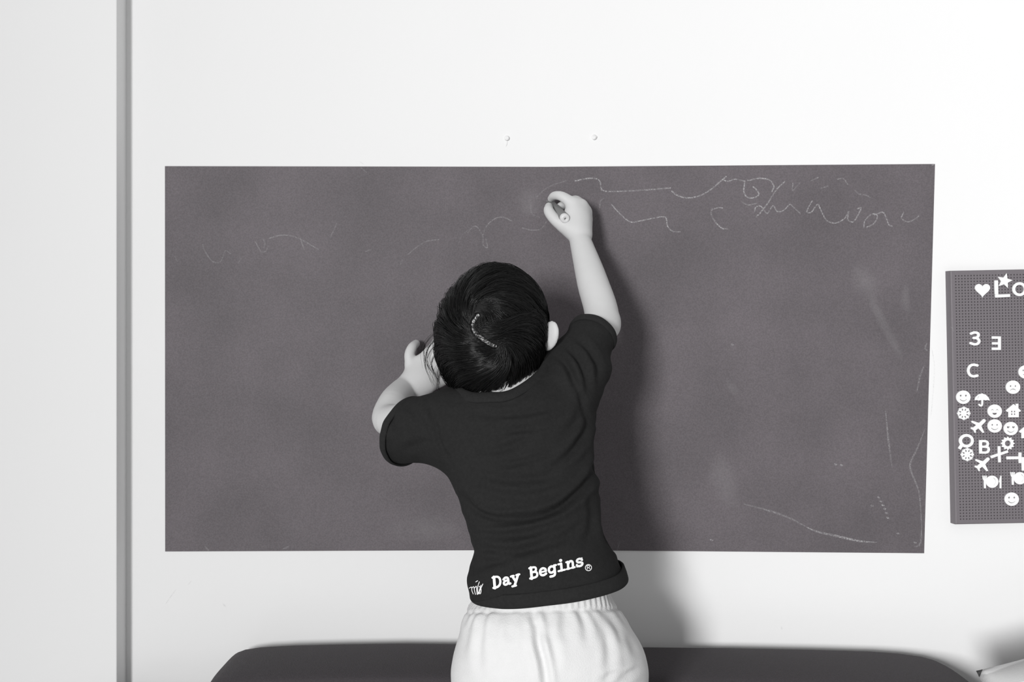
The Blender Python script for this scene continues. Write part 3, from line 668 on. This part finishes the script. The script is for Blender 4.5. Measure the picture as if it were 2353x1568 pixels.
# ---- creases pressed into cloth along lines drawn on its back
def crease(V, N, lines, front=.15):
    px = proj(V); disp = np.zeros(len(V)); ok = N[:, 1] < front
    for pl, A, wd in lines:
        L = smooth_line(pl, 6); best = np.full(len(V), 1e9); tt = np.zeros(len(V))
        m = ok & (px[:, 0] > L[:, 0].min() - 60) & (px[:, 0] < L[:, 0].max() + 60) & (px[:, 1] > L[:, 1].min() - 60) & (px[:, 1] < L[:, 1].max() + 60)
        q = px[m]; bst = np.full(len(q), 1e9); tb = np.zeros(len(q))
        for i in range(len(L) - 1):
            a, b = L[i], L[i + 1]; ab = b - a; t = np.clip(((q - a) @ ab) / max(ab @ ab, 1e-9), 0, 1); d = np.linalg.norm(q - a - t[:, None] * ab, axis=1)
            u = d < bst; bst[u] = d[u]; tb[u] = (i + t[u]) / (len(L) - 1)
        fade = np.sin(np.clip(tb, .02, .98) * math.pi) ** .6
        s = bst / wd; disp[m] += A * fade * (-np.exp(-s * s) + .55 * np.exp(-((s - 1.9) / 1.0) ** 2))
    return disp

def cut(me, planes):
    """cut a mesh open: planes = (point, outward normal, test(v) choosing the region)"""
    bm = bmesh.new(); bm.from_mesh(me)
    for co, no, test in planes:
        vs_ = {v for v in bm.verts if test(v.co)}; fs = [f for f in bm.faces if all(v in vs_ for v in f.verts)]
        geo = list({e for f in fs for e in f.edges}) + list({v for f in fs for v in f.verts}) + fs
        bmesh.ops.bisect_plane(bm, geom=geo, dist=1e-6, plane_co=Vector(co), plane_no=Vector(no), clear_outer=True)
    bm.to_mesh(me); bm.free()
    me.polygons.foreach_set('use_smooth', np.ones(len(me.polygons), bool))

# ---- t-shirt
HEM_A, HEM_B = -.316 + ZC, .12                    # hem plane z = HEM_A + HEM_B * x
HEM_N = Vector((HEM_B, 0, -1)).normalized()
SHL, SHR = (P(1030, 985, -.248), P(915, 990, -.195)), (P(1314, 870, -.238), P(1364, 766, -.196))
def tshirt_field():
    Fd = Field((-.235, -.40, HEM_A - .05), (.19, -.10, ZC + .06), .0025)
    Fd.add(lambda X, Y, Z: torso_fn(X, Y, Z), t_lo, t_hi, .01)
    Fd.cap(SHL[0], SHL[1], .047, .0425, .030)
    tip = SHL[1] + (SHL[1] - SHL[0]) * .45; Fd.cap(SHL[1], tip, .0425, .0415, .01)
    Fd.cap(SHR[0], SHR[1], .0425, .0300, .028)
    tip = SHR[1] + (ER - SR) / np.linalg.norm(ER - SR) * .03; Fd.cap(SHR[1], tip, .0300, .0290, .01)
    Fd.cap(P(1318, 880, -.25), P(1376, 850, -.235), .030, .014, .02)       # loose cloth hanging under the raised sleeve
    Fd.cap(P(1262, 858, -.225), P(1302, 840, -.230), .018, .028, .02)
    return Fd
Fs = tshirt_field(); Vs, Fc = Fs.mesh(); Ns = vnormals(Vs, Fc)
folds = [
 ([(1062,1140),(1090,1172),(1125,1190),(1170,1192),(1235,1184),(1295,1158),(1345,1108)], .0048, 8), ([(1078,1182),(1110,1203),(1160,1206),(1225,1196),(1280,1175)], .0034, 7),
 ([(1085,1035),(1140,1037),(1185,1022),(1230,1000)], .0016, 8), ([(1150,1072),(1205,1060),(1275,1042)], .0016, 7), ([(1090,1085),(1170,1104),(1260,1096),(1320,1070)], .0020, 10),
 ([(1352,940),(1346,990),(1312,1042),(1262,1080)], .0034, 9), ([(1369,1000),(1374,1060),(1345,1118),(1290,1170),(1230,1200)], .0040, 9), ([(1340,900),(1330,960),(1290,1005)], .0018, 10),
 ([(1098,1255),(1150,1268),(1215,1258),(1275,1232)], .0026, 8), ([(1082,1312),(1140,1290),(1215,1268),(1290,1240),(1350,1195)], .0024, 9), ([(1100,1225),(1150,1232),(1230,1222),(1310,1190)], .0016, 10),
 ([(1296,795),(1325,820),(1345,860),(1352,905)], .0030, 8), ([(1272,812),(1305,845),(1322,890)], .0026, 8), ([(1318,772),(1350,800),(1372,840),(1375,875)], .0026, 8),
 ([(985,925),(1000,975),(1012,1020),(1040,1075)], .0016, 6), ([(1292,820),(1318,870),(1340,930),(1352,980)], .0012, 6),
 ([(1386,1160),(1390,1215),(1408,1262)], .0034, 8), ([(1090,948),(1150,955),(1240,945),(1290,925)], .0018, 8), ([(1120,970),(1200,985),(1290,960)], .0010, 9),
 ([(905,935),(900,970),(910,1010)], .0014, 8), ([(935,930),(960,960),(985,1010)], .0014, 9), ([(925,1040),(960,1020),(1000,1020)], .0014, 9),
 ([(1140,1000),(1190,990),(1260,985)], .0012, 7), ([(1080,1120),(1150,1140),(1240,1140),(1330,1090)], .0014, 10), ([(1350,1130),(1362,1190),(1345,1250)], .0016, 9)]
dp = crease(Vs, Ns, [(a, A * 1.5, w_) for a, A, w_ in folds])
dp += .0005 * np.sin(Vs[:, 0] * 95 + Vs[:, 2] * 160) * np.sin(Vs[:, 2] * 210 - Vs[:, 0] * 60)
Vs2 = Vs + Ns * dp[:, None]
shirt_me = mesh_np('t_shirt', Vs2, Fc)
nl, nr, nn_ = P(1056, 876, -.212), P(1272, 838, -.205), P(1130, 914, -.296)
nc = (nl + nr) / 2; na = (nr - nl) / 2; nbv = nn_ - nc; nup = np.cross(na, nbv); nup /= -np.linalg.norm(nup)
if nup[2] < 0: nup = -nup
_bm = bmesh.new(); _bm.from_mesh(shirt_me); RAW = BVHTree.FromBMesh(_bm); _bm.free()
def neck_r(t): return 1 + .16 * max(0, math.sin(2 * t)) if math.sin(t) > 0 else 1.
def neck_pt(t, k=1.):
    b = nbv * (1 if math.sin(t) > 0 else .75); p = nc + (na * math.cos(t) + b * math.sin(t)) * k * neck_r(t)
    hit, nrm, _, _ = RAW.ray_cast(Vector(p + nup * .07), Vector(-nup), .12)
    return np.array(hit) if hit is not None else p
def in_neck(v):
    p = np.array(v) - nc; (a, b) = np.linalg.lstsq(np.stack([na, nbv], 1), p, rcond=None)[0]
    b = b if b > 0 else b / .75
    return math.hypot(a, b) < .99 * neck_r(math.atan2(b, a))
armL = Vector((-.74, .62, .26)).normalized(); armR = Vector(ER - SR).normalized()
cl, cr = Vector(P(883, 985, -.236)), Vector(P(1366, 766, -.196))
cut(shirt_me, [(Vector((0, 0, HEM_A)), HEM_N, lambda v: v.z < HEM_A + .04), (cl, armL, lambda v: v.x < -.125), (cr, armR, lambda v: v.z > ZC - .035 and v.x > .06)])
_bm = bmesh.new(); _bm.from_mesh(shirt_me); bmesh.ops.delete(_bm, geom=[f for f in _bm.faces if (np.array(f.calc_center_median()) - nc) @ nup > -.03 and in_neck(f.calc_center_median())], context='FACES'); _bm.to_mesh(shirt_me); _bm.free()
bm = bmesh.new(); bm.from_mesh(shirt_me); SHIRT = BVHTree.FromBMesh(bm); bm.free()
t_shirt = adopt(link('t_shirt', shirt_me, M['shirt']), person)
sm = t_shirt.modifiers.new('thickness', 'SOLIDIFY'); sm.thickness = .0018; sm.offset = -1

def loop_band(name, ring_fn, mat_, n=160, closed=True):
    """cloth band: ring_fn(theta) -> list of profile points"""
    rows = [ring_fn(t) for t in np.linspace(0, 2 * math.pi, n, endpoint=False)]; k = len(rows[0])
    V = np.array(rows).reshape(-1, 3); F = [(i * k + j, ((i + 1) % n) * k + j, ((i + 1) % n) * k + (j + 1) % k, i * k + (j + 1) % k) for i in range(n) for j in range(k)]
    me = mesh_np(name, V, F); bm = bmesh.new(); bm.from_mesh(me); me = mesh_bm(name, bm, True)
    return adopt(link(name, me, mat_), t_shirt)

def hem_ring(t):
    zc = HEM_A; c = np.array([.040, -.290]); dr = np.array([math.cos(t), math.sin(t)])
    def rad(dz):
        lo, hi = .02, .2
        for _ in range(26):
            m = (lo + hi) / 2; x, y = c + dr * m; z = HEM_A + HEM_B * x + dz
            if float(torso_fn(np.array([x]), np.array([y]), np.array([z]))[0]) < 0: lo = m
            else: hi = m
        return lo
    prof = [(.0150, -.0010), (.0152, .0012), (.0140, .0022), (.0060, .0026), (-.0006, .0024), (-.0018, .0012), (-.0012, -.0004), (.0060, -.0012)]
    out = []
    r0 = rad(.002)
    tp = 1 - .85 * min(1, max(0, (-math.cos(t) - .55) / .35))      # the band runs out where the left side is curled under
    for dz, dr_ in prof:
        dz *= tp; dr_ *= tp
        flare = .0035 * max(0, math.cos(t)) ** 3
        r = rad(max(dz, 0)) + dr_ + flare + .0006 * math.sin(t * 9)
        x, y = c + dr * r; out.append((x, y, HEM_A + HEM_B * x + dz))
    return out
loop_band('hem', hem_ring, M['hem'])

NK = np.array([neck_pt(t) for t in np.linspace(0, 2 * math.pi, 96, endpoint=False)])
for _ in range(6): NK = (np.roll(NK, 1, 0) + 2 * NK + np.roll(NK, -1, 0)) / 4
def collar_ring(t):
    p = NK[int(round(t / (2 * math.pi) * 96)) % 96]; rd = p - nc; rd -= nup * (rd @ nup); rd /= np.linalg.norm(rd); tilt = (rd * .75 - nup * .66)
    o2 = np.cross(np.cross(rd, nup), tilt); o2 /= np.linalg.norm(o2); o2 *= np.sign(o2 @ nup)
    return [p + tilt * (.0075 * math.cos(a) + .0045) + o2 * (.0026 * math.sin(a) + .0008) for a in np.linspace(0, 2 * math.pi, 12, endpoint=False)]
loop_band('collar', collar_ring, M['hem'], 96)

# stitched edges of the sleeves
def cuffs():
    bm = bmesh.new(); bm.from_mesh(shirt_me); bm.verts.ensure_lookup_table()
    ed = [e for e in bm.edges if e.is_boundary and ((e.verts[0].co.x < -.10 and e.verts[0].co.z > HEM_A + .06) or (e.verts[0].co.x > .07 and e.verts[0].co.z > ZC - .05))]
    left = set(ed)
    while left:
        e = left.pop(); loop = [e.verts[0], e.verts[1]]
        while True:
            nx = [q for q in loop[-1].link_edges if q in left]
            if not nx: break
            left.discard(nx[0]); loop.append(nx[0].other_vert(loop[-1]))
        if len(loop) < 25: continue
        C = np.array([v.co for v in loop]); C = C[:-1] if np.linalg.norm(C[0] - C[-1]) < 1e-6 else C; n0 = len(C)
        for _ in range(4): C = (np.roll(C, 1, 0) + C * 2 + np.roll(C, -1, 0)) / 4
        no = np.array(armL if C[:, 0].mean() < 0 else armR); ct = C.mean(0); V = []
        for p in C:
            r = p - ct; r -= no * (r @ no); r /= np.linalg.norm(r)
            V += [p + r * (.0021 * math.cos(a) - .0002) + no * (.0060 * math.sin(a) - .0038) for a in np.linspace(0, 2 * math.pi, 8, endpoint=False)]
        F = [(i * 8 + j, ((i + 1) % n0) * 8 + j, ((i + 1) % n0) * 8 + (j + 1) % 8, i * 8 + (j + 1) % 8) for i in range(n0) for j in range(8)]
        adopt(link('cuff', mesh_np('cuff', V, F), M['hem']), t_shirt)
    bm.free()
cuffs()
# ---- lettering printed round the hem
def on_shirt(px, py, lift=.0009):
    o = Vector((0, -D, ZC)); d = (Vector(P(px, py, 0)) - o).normalized(); hit, nrm, _, _ = SHIRT.ray_cast(o, d)
    if hit is None: return None
    if nrm.dot(d) > 0: nrm = -nrm
    return hit + nrm * lift
def print_glyph(strokes, wd, name='letter', corner=False):
    V, F, off = [], [], 0
    for k, pl in enumerate(strokes):
        pts = np.array(pl, float)
        if len(pts) == 2 or corner:
            pts = np.vstack([np.linspace(a, b, 6)[:-1] for a, b in zip(pts, pts[1:])] + [pts[-1:]])
        else: pts = smooth_line(pts, 6)
        L, R = ribbon(pts, wd[k] if isinstance(wd, list) else wd); Mi = (L + R) / 2
        q = [[on_shirt(*c, .0009 + .00004 * k) for c in s] for s in (L, Mi, R)]
        if any(v is None for s in q for v in s): continue
        for s in q: V += s
        n = len(L); F += [strip_faces(n, off), strip_faces(n, off + n)]; off += 3 * n
    if V: adopt(link(name, mesh_np(name, V, np.vstack(F), False), M['print']), t_shirt)
GL = {
 'D': [[(4,0),(4,26)],[(1,25),(10,25),(16,21),(18,13),(16,5),(10,1),(1,1)]],
 'a': [[(4,14.5),(8,17.5),(13,16.5),(15,12),(15,4),(16.5,1.2),(19,1.2)],[(15,9.5),(8,10),(4,6),(6,1.8),(11,1.5),(15,5)]],
 'y': [[(3.5,17),(10.5,2)],[(17,17),(10.5,2),(6.5,-6.5)],[(0,17),(7,17)],[(13,17),(20,17)],[(1.5,-7),(10,-7)]],
 'B': [[(4.5,0),(4.5,26)],[(1,25),(11,25),(15.5,22.5),(15.5,16.5),(11.5,14),(4.5,14)],[(11,14),(17,11),(17.5,4),(13,1),(1,1)]],
 'e': [[(3.5,9),(17,9)],[(17,9),(16,14),(10.5,17.2),(5,14.8),(3.2,9),(5.2,3),(11,.8),(17,2.8)]],
 'g': [[(9,16.8),(4,14.2),(2.6,9),(4.5,3.5),(9.5,1.8),(14.5,4.5),(16,9),(14,14.5),(9,16.8)],[(16,17),(16,-2),(12.5,-6.6),(5,-6.8)],[(15,17),(20,17)]],
 'i': [[(10.5,17),(10.5,1)],[(4,17),(10.5,17)],[(3,1),(18,1)],[(9.6,24.5),(10.4,24.5)]],
 'n': [[(4.5,17),(4.5,1)],[(1,17),(4.5,17)],[(4.5,11),(8,16),(12.5,16.8),(15.5,13),(15.5,1)],[(1,1),(8,1)],[(12,1),(19.5,1)]],
 's': [[(16,13.2),(12.5,16.8),(7,16.8),(4,13.6),(6.5,10),(13,8.2),(16.5,5),(13.5,1),(7,.8),(3.2,4)],[(16,17.5),(16,12.5)],[(3.3,.4),(3.3,5.5)]],
}
WDS = {'D': [5.5, 4.6], 'a': 4.6, 'y': [5, 5, 4, 4, 4.2], 'B': [5.5, 4.4, 4.4], 'e': [3.8, 4.8], 'g': [4.8, 4.8, 4], 'i': [5, 4, 4.2, 6], 'n': [4.8, 4, 4.8, 4, 4], 's': [4.6, 3, 3]}
bx, by, ang = 1134.0, 1353.0, math.radians(14.4)
for i, ch in enumerate('Day Begins'):
    if ch == ' ': continue
    def tr(u, v): u = u + i * 21.6; return (bx + u * math.cos(ang) - v * math.sin(ang) * .35, by - u * math.sin(ang) - v * math.cos(ang))
    print_glyph([[tr(u, v) for u, v in s] for s in GL[ch]], [q * 1.12 for q in WDS[ch]] if isinstance(WDS[ch], list) else WDS[ch] * 1.12)
print_glyph([circle(1351.5, 1305.5, 7, 7, 18) + [(1358.5, 1305.5)], [(1349, 1309), (1348.4, 1301.5)], [(1348.4, 1301.5), (1352.5, 1300.8), (1354, 1303), (1352.5, 1305), (1349, 1305.4)], [(1351.5, 1305.2), (1355, 1308.4)]], [1.7, 1.4, 1.4, 1.4], 'registered_mark')
print_glyph([[(1080,1352),(1085,1350),(1086,1358),(1089,1365)],[(1086,1352),(1090,1349),(1092,1358),(1094,1366)],[(1092,1352),(1096,1348),(1097,1357),(1098,1366)],
             [(1100,1346),(1099,1356),(1101,1365),(1104,1361)],[(1095,1338),(1099,1335.5)],[(1103,1338),(1101,1344)],[(1111,1343),(1105,1356),(1099,1366)],[(1103,1348),(1107,1354),(1106,1364),(1102,1364)],[(1107,1346),(1103,1358)]], 1.7, 'script_letters')

# ---- shorts
def shorts():
    Fd = Field((-.14, -.42, .55), (.22, -.16, ZC - .29), .0025)
    Fd.add(lambda X, Y, Z: hips_fn(X, Y, Z), h_lo, h_hi, .01)
    for px in (1142, 1386):
        a = P(px, 1560, -.293); Fd.cap(a, (a[0] + (.004 if px > 1250 else -.004), -.29, .60), .052, .054, .025)
        Fd.cap((a[0], -.29, .60), (a[0], -.29, .54), .054, .054, .01)
    V, F = Fd.mesh(); N = vnormals(V, F)
    L = [([(1232,1440),(1238,1480),(1250,1530),(1258,1600)], .0070, 9), ([(1215,1400),(1230,1430),(1250,1465)], .0022, 9), ([(1300,1405),(1295,1440),(1300,1480)], .0016, 12), ([(1330,1395),(1345,1430),(1350,1480)], .0022, 10),
         ([(1395,1400),(1415,1440),(1430,1480)], .0034, 9), ([(1375,1395),(1390,1440),(1400,1500),(1398,1560)], .0026, 11), ([(1420,1420),(1445,1465),(1465,1510)], .0020, 9), ([(1180,1400),(1170,1440),(1172,1480)], .0016, 12),
         ([(1120,1390),(1108,1430),(1100,1490),(1104,1550)], .0022, 10), ([(1085,1400),(1075,1450),(1065,1500)], .0018, 10), ([(1440,1545),(1410,1552),(1385,1566)], .0026, 8), ([(1470,1535),(1440,1555),(1400,1580)], .0026, 8),
         ([(1255,1440),(1270,1490),(1272,1550)], .0018, 12), ([(1150,1395),(1140,1430),(1135,1470)], .0012, 10), ([(1270,1398),(1262,1430),(1262,1460)], .0014, 10), ([(1355,1400),(1372,1440),(1376,1480)], .0014, 10)]
    dp = crease(V, N, L)
    th = np.arctan2(V[:, 1] + .29, V[:, 0] - .04); zt = proj(V)[:, 1]
    dp += .0010 * np.sin(th * 60) * np.clip((1402 - zt) / 8, 0, 1) + .0013 * np.sin(th * 26 + 1.3 * np.sin(th * 7)) * np.clip((1400 - zt) / -10, 0, 1) * np.clip((1450 - zt) / 45, 0, 1)
    dp -= .0018 * np.exp(-((zt - (1404 - (V[:, 0] - .04) * 40)) / 4) ** 2)
    me = mesh_np('shorts', V + N * dp[:, None], F); cut(me, [(Vector((0, 0, .59)), Vector((0, 0, -1)), lambda v: v.z < .65)])
    o = adopt(link('shorts', me, M['shorts']), person); s = o.modifiers.new('thickness', 'SOLIDIFY'); s.thickness = .0018; s.offset = -1
shorts()

# ------------------------------------------------------------------ hair
def hair():
    rng = np.random.default_rng(4)
    def loc(p): return (p - HC) @ HA.T
    def glob(q): return HC + q @ HA
    def onto(q, lift): # push local points to the skull surface + lift
        k = np.linalg.norm(q / SK, axis=-1, keepdims=True); s = q / k; n = s / SK ** 2; n /= np.linalg.norm(n, axis=-1, keepdims=True); return s + n * (lift[..., None] if np.ndim(lift) else lift), n
    # parting line on the back of the head
    def hit(px, py):
        o = np.array([0, -D, ZC]); d = P(px, py, 0) - o; d /= np.linalg.norm(d); a = loc(o) / SK; b = (d @ HA.T) / SK
        A, B_, C_ = b @ b, 2 * a @ b, a @ a - 1; t = (-B_ - math.sqrt(max(B_ * B_ - 4 * A * C_, 0))) / (2 * A); return loc(o + d * t)
    part = np.array([hit(*q) for q in ((1098, 726), (1087, 744), (1092, 764), (1110, 780), (1130, 793), (1138, 795))]); part = smooth_line(part, 40); part, _ = onto(part, 0)
    def near(q):
        d = np.linalg.norm(q[:, None, :] - part[None], axis=2); i = d.argmin(1); return d[np.arange(len(q)), i], part[i]
    # ---- dark under-layer
    Fd = Field(HC - .105, HC + .105, .0013)
    def shell(X, Y, Z):
        q = [((X - HC[0]) * A_[0] + (Y - HC[1]) * A_[1] + (Z - HC[2]) * A_[2]) for A_ in HA]; rad = SK + .0042
        k0 = np.sqrt(sum((q[i] / rad[i]) ** 2 for i in range(3))); k1 = np.sqrt(sum((q[i] / rad[i] ** 2) ** 2 for i in range(3))) + 1e-6
        return k0 * (k0 - 1) / k1
    Fd.add(shell, HC - .1, HC + .1, .001)
    V, F = Fd.mesh(); q = loc(V); dpart, _ = near(onto(q, 0.)[0])
    a = q[:, 0]; f = q[:, 1]; u = q[:, 2]
    facem = (f > .030) & (u < .030); side = (np.abs(a) > .045) & (f > -.012) & (u < -.018); low = u < -.078
    wob = .0005 * np.sin(q[:, 0] * 1300) * np.sin(q[:, 2] * 1100 + q[:, 0] * 900)
    sl = np.clip((dpart + wob - .0007) / .0030, 0, 1); sl = sl * sl * (3 - 2 * sl); V = V + ((HC - V) / np.linalg.norm(HC - V, axis=1)[:, None]) * ((1 - sl) * .0078)[:, None]
    keep = ~(facem | side | low)
    F = F[keep[F].all(1)]; used = np.unique(F); mp = np.full(len(V), -1); mp[used] = np.arange(len(used)); V = V[used]; F = mp[F]
    ho = adopt(link('hair', mesh_np('hair', V, F), M['cap']), person)
    # ---- strands combed outwards from the crown in a clockwise swirl
    NG, CH, ST = 700, 19, 15
    g = rng.normal(size=(9000, 3)); g /= np.linalg.norm(g, axis=1)[:, None]; g *= SK; g, _ = onto(g, .0)
    a, f, u = g.T
    ok = ~(((f > .036) & (u < .036)) | ((np.abs(a) > .045) & (f > -.010) & (u < -.010)) | (u < -.070)) & (near(g)[0] > .0052)
    g = g[ok]; w8 = np.where(g[:, 1] < .02, 1, .35); sel = rng.choice(len(g), NG, replace=False, p=w8 / w8.sum()); g = g[sel]
    # extra guides hugging both edges of the parting
    ex = part[rng.integers(0, len(part), 110)] + rng.normal(size=(110, 3)) * .008; ex, _ = onto(ex, 0); ex = ex[near(ex)[0] > .0042]; g = np.vstack([g, ex]); NG = len(g)
    step = np.full(NG, .0058) * rng.uniform(.75, 1.15, NG); step *= np.where(g[:, 2] < -.035, 1.1, 1.); step *= np.where((np.abs(g[:, 0]) > .05) & (g[:, 2] < .01), .62, 1.)
    paths = np.zeros((NG, ST, 3)); lifts = rng.uniform(.0045, .0105, NG); q = g.copy(); down = np.array([0., 0., -1.]) @ HA.T
    for s in range(ST):
        l = lifts * min(1, .5 + s / 5.); p, n = onto(q, l); paths[:, s] = p
        dd, c = near(q); rad = q - c; rad -= n * (rad * n).sum(1)[:, None]; rad /= np.maximum(np.linalg.norm(rad, axis=1), 1e-6)[:, None]
        sw = np.radians(18 + 48 * np.exp(-dd / .04)); tang = np.cross(rad, n) 
        cw = tang  # clockwise seen from outside the head
        dirv = rad * np.cos(sw)[:, None] + cw * np.sin(sw)[:, None] + down[None] * np.clip((dd - .035) / .06, 0, 1)[:, None] * .9
        dirv -= n * (dirv * n).sum(1)[:, None]; dirv /= np.maximum(np.linalg.norm(dirv, axis=1), 1e-6)[:, None]
        # below the widest part of the skull hair falls straight instead of following it under
        q = q + dirv * step[:, None]; qs, _ = onto(q, 0.); free = q[:, 2] < -.045
        q = np.where(free[:, None], np.where(np.linalg.norm(q / SK, axis=1)[:, None] < 1, qs, q), qs)
    # children of each guide, gathering towards its tip
    off = rng.normal(size=(NG, CH, 3)) * .0021; t = np.linspace(0, 1, ST)
    allp = paths[:, None] + off[:, :, None, :] * (1.15 - .75 * t)[None, None, :, None] + (rng.normal(size=(NG, CH, 1, 3)) * .0013) * (t ** 2)[None, None, :, None]
    k = np.linalg.norm(allp / (SK + .0032), axis=-1, keepdims=True); allp = np.where(k < 1, allp / k, allp)
    S = glob(allp.reshape(-1, ST, 3))
    def tubes(name, S, r0, mat_):
        n, st = S.shape[:2]; tg = np.gradient(S, axis=1); tg /= np.maximum(np.linalg.norm(tg, axis=2), 1e-9)[..., None]
        ref = np.array([.37, .81, .45]); e1 = np.cross(tg, ref); e1 /= np.maximum(np.linalg.norm(e1, axis=2), 1e-9)[..., None]; e2 = np.cross(tg, e1)
        rr = r0 * np.sin(np.linspace(.55, math.pi * .97, st)) ** .6
        V = np.stack([S + rr[None, :, None] * (math.cos(x) * e1 + math.sin(x) * e2) for x in (0, 2.094, 4.189)], 2)
        base = (np.arange(n) * st * 3)[:, None, None]; i = (np.arange(st - 1) * 3)[None, :, None]; j = np.arange(3)[None, None, :]; jn = (j + 1) % 3
        F = np.stack([base + i + j, base + i + jn, base + i + 3 + jn, base + i + 3 + j], -1).reshape(-1, 4)
        o = adopt(link(name, mesh_np(name, V.reshape(-1, 3), F), mat_), ho); o['kind'] = 'stuff'; return o
    tubes('hair_strands', S, .00031, M['hair'])
    # short fine hairs that cross and feather the edges of the parting
    nf = 130; ii = rng.integers(1, len(part) - 1, nf); pt = part[ii]; tp = part[np.minimum(ii + 1, len(part) - 1)] - part[ii - 1]; tp /= np.linalg.norm(tp, axis=1)[:, None]
    _, n0 = onto(pt, 0.); pr_ = np.cross(tp, n0); sd = np.sign(rng.normal(size=nf))[:, None]
    dv = pr_ * sd + tp * rng.normal(.25, .45, nf)[:, None] * -sd; dv /= np.linalg.norm(dv, axis=1)[:, None]; q0 = pt + rng.normal(size=(nf, 3)) * .0011 - dv * rng.uniform(0, .0022, nf)[:, None]
    fs = np.zeros((nf, 7, 3)); ln = rng.uniform(.008, .018, nf)
    for k in range(7):
        t_ = k / 6.; fs[:, k] = onto(q0 + dv * (ln * t_)[:, None] + np.cross(n0, dv) * (ln * -.22 * t_ * t_)[:, None], .0004 + .0075 * t_ ** .7)[0]
    tubes('parting_strands', glob(fs.reshape(-1, 3)).reshape(nf, 7, 3), .00020, M['hair'])
    # loose wisps at the side of the head that cross in front of the hand
    W = []
    for pl in ([(1020,770),(995,785),(978,810),(977,840),(988,868),(996,884)], [(1022,778),(1000,782),(984,800),(980,830),(990,850),(1006,868)], [(1015,790),(996,800),(986,822),(992,846),(1000,860)],
               [(1010,760),(990,775),(976,795),(974,820),(980,850)], [(1020,800),(1000,815),(992,838),(1000,862),(1008,880)], [(1024,820),(1008,836),(1000,858),(1004,884)], [(1026,845),(1010,862),(1006,890),(1016,905)]):
        base = np.array([P(a, b, -.225 + .004 * i) for i, (a, b) in enumerate(pl)]); base = smooth_line(base, 4)[:21]
        idx = np.linspace(0, len(base) - 1, 18).round().astype(int); base = base[idx]
        for _ in range(5): W.append(base + rng.normal(size=3) * .0012 + (rng.normal(size=3) * .0022)[None] * np.linspace(0, 1, 18)[:, None] ** 1.5)
    tubes('loose_wisps', np.array(W), .00022, M['hair'])
hair()

# ------------------------------------------------------------------ marker in the raised hand
def marker():
    tip, end = P(1257, 462, -.0012), P(1299.5, 503.5, -.086); ax = Vector(end - tip); L = ax.length; R = ax.to_track_quat('Z', 'Y').to_matrix().to_4x4(); T = Matrix.Translation(Vector(tip)) @ R
    t = empty('marker', tip); tag(t, 'thick grey marker with a pale holed end cap, held in the raised hand', 'marker')
    def lathe(name, prof, m, parent):
        bm = bmesh.new(); n = 24; rings = []
        for r, z in prof: rings.append([bm.verts.new(T @ Vector((r * math.cos(a), r * math.sin(a), z))) for a in np.linspace(0, 2 * math.pi, n, endpoint=False)])
        for a, b in zip(rings, rings[1:]):
            for i in range(n): bm.faces.new((a[i], a[(i + 1) % n], b[(i + 1) % n], b[i]))
        bm.faces.new(rings[0][::-1]); bm.faces.new(rings[-1]); return adopt(link(name, mesh_bm(name, bm, True), m), parent)
    lathe('nib', [(.0012, .0002), (.0016, .004), (.0018, .010)], M['nib'], t)
    lathe('barrel', [(.0020, .009), (.0044, .011), (.0060, .016), (.0070, .022), (.0073, .030), (.0073, L - .0075)], M['marker'], t)
    c = lathe('end_cap', [(.0068, L - .0078), (.0070, L - .0072), (.0069, L - .0020), (.0062, L - .0004), (.0050, L), (.0019, L), (.0017, L - .0004), (.0016, L - .0070)], M['marker_end'], t)
marker()
